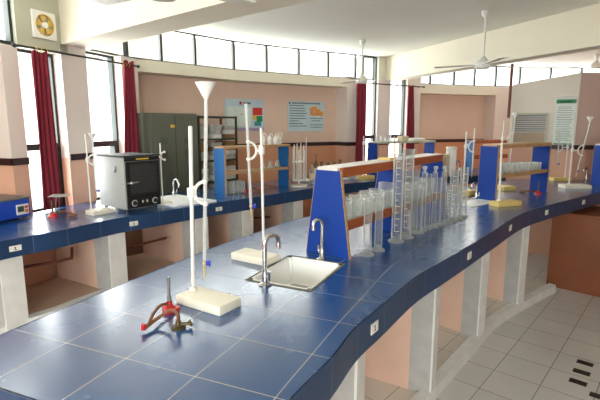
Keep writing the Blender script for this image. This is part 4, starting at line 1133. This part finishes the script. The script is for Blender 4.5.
mb = MB(); mb.lathe([(0, 0), (.085, 0), (.085, .012), (.03, .02), (0, .02)], seg=24); mb.build('base', M['ivory'], tc)
mb = MB(); mb.tube([(0, 0, .015), (0, 0, .36)], .006); mb.build('centre_post', M['ivory'], tc)
for z in (.055, .24):
    mb = MB(); mb.lathe([(.008, z), (.068, z), (.068, z + .007), (.008, z + .007)], seg=20); mb.build('disc', M['ivory'], tc)
for k in range(10):
    a = 2 * PI * k / 10; x, y = p.x + .058 * math.cos(a), p.y + .058 * math.sin(a); hh = .30 + .06 * ((k * 7) % 5) / 4
    o = MB().tube([(0, 0, 0), (0, 0, hh)], [.0085, .0055], 8).build('glass_pipette', M['glass_milk'], loc=(x, y, T + .063))
    tag(o, 'upright glass pipette standing in the white round rack by the pale rack', 'pipette', 'pipettes in the round rack')
# papers and dish on the window counter at the back
mb = MB(); mb.lathe([(0, .002), (.06, .002), (.075, .03), (.078, .03), (.063, 0), (0, 0)], seg=20); o = mb.build('glass_dish', M['glass_beaker'], loc=at(352, 178.5)); tag(o, 'clear glass dish left of the yellow base at the back', 'dish')
mb = MB(); mb.box((0, 0, .003), (.22, .15, .006)); o = mb.build('paper_sheet', M['white_paper'], loc=at(338, 179), rz=.6, smooth=False); tag(o, 'white paper lying on the window counter behind the near blue rack', 'paper')
mb = MB(); mb.box((0, 0, .01), (.10, .16, .02), bev=.004); o = mb.build('sponge_block', M['yellow'], loc=R1 @ Vector((.58, 0, .408)), rz=.78); o.scale = (.6, .5, .7); tag(o, 'small yellow block lying on top of the near blue rack', 'block')
# boxes at the back right
cbx = thing('instrument_box', 'cream instrument box behind the glass cylinders at the back', 'box', at(435, 176), .45)
mb = MB(); mb.box((0, 0, .13), (.24, .22, .26), bev=.012); mb.build('body', M['cream'], cbx)
mb = MB(); mb.box((-.02, -.112, .14), (.14, .006, .16), bev=.002); mb.build('front_plate', M['grey_paper'], cbx)
p = at(450, 176); gj = thing('glass_jar', 'tall white topped glass jar right of the cream instrument box', 'jar', p)
mb = MB(); mb.lathe([(0, .002), (.055, .002), (.058, .01), (.058, .31), (.05, .32)], seg=24); mb.build('body', M['glass_milk'], gj)
mb = MB(); mb.lathe([(0, .345), (.06, .345), (.062, .318), (0, .318)], seg=24); mb.build('lid', M['white_plastic'], gj)
# under counter: brown box and paper
p, wd, rz = frame_of((2.34, 4.02), (3.0, 3.42))
p, wd, rz = frame_of((2.30, 4.02), (2.85, 3.50))
bx = thing('wooden_chest', 'orange brown wooden chest on the floor under the counter at right', 'chest', (p.x, p.y, 0), rz)
mb = MB(); mb.box((wd / 2, .28, .345), (wd, .56, .69), bev=.004); mb.build('body', M['box'], bx)
mb = MB(); mb.box((wd / 2, .28, .698), (wd + .02, .58, .018), bev=.003); mb.build('lid', M['box'], bx)
mb = MB(); mb.box((0, 0, .004), (.16, .22, .008)); o = mb.build('paper_sheet', M['white_paper'], loc=Matrix.Translation((p.x, p.y, 0)) @ Matrix.Rotation(rz, 4, 'Z') @ Vector((wd - .2, .14, .708)), rz=rz + .3, smooth=False); tag(o, 'white papers lying on the brown chest', 'paper')

# pipes below the window counter
def pipe(label, pts, r=.010):
    o = MB().tube([tuple(v) for v in pts], r, 10).build('water_pipe', M['pipe']); tag(o, label, 'pipe', 'rusty pipes under the window counter')
pipe('rusty pipe under the window counter at far left', [at(13, 269, .62), at(50, 263, .62), at(72, 258, .62), at(72, 248, .66)])
pipe('short rusty pipe under the window counter below the oven', [at(131, 247, .60), at(166, 238, .60)])
pipe('rusty pipe under the window counter behind the far burette tip', [at(243, 222, .62), at(254, 218, .62), at(270, 217, .62)])
# black strips on the floor
for k, (a, lab) in enumerate((((585, 363.5), 'black floor strip, farthest of the three at lower right'), ((581.5, 372.5), 'black floor strip in the middle of the three'), ((578, 382.5), 'black floor strip, closest of the three'), ((599, 397), 'black floor strip cut by the lower right corner'))):
    q = at(a[0], a[1], 0); o = MB().box((0, 0, .002), (.088, .046, .004)).build('floor_strip', M['dark'], loc=(q.x, q.y, 0.0005), rz=math.radians(-41), smooth=False)
    tag(o, lab, 'strip', 'black strips on the floor')

# ------------------------------------------------------------------ render look
S.view_settings.view_transform = 'Standard'; S.view_settings.look = 'None'; S.view_settings.gamma = 1.0
S.view_settings.use_curve_mapping = False
S.view_settings.exposure = 1.38
S.cycles.use_denoising = True
S.cycles.max_bounces = 10; S.cycles.diffuse_bounces = 6; S.cycles.transparent_max_bounces = 32
S.cycles.sample_clamp_indirect = 8.0
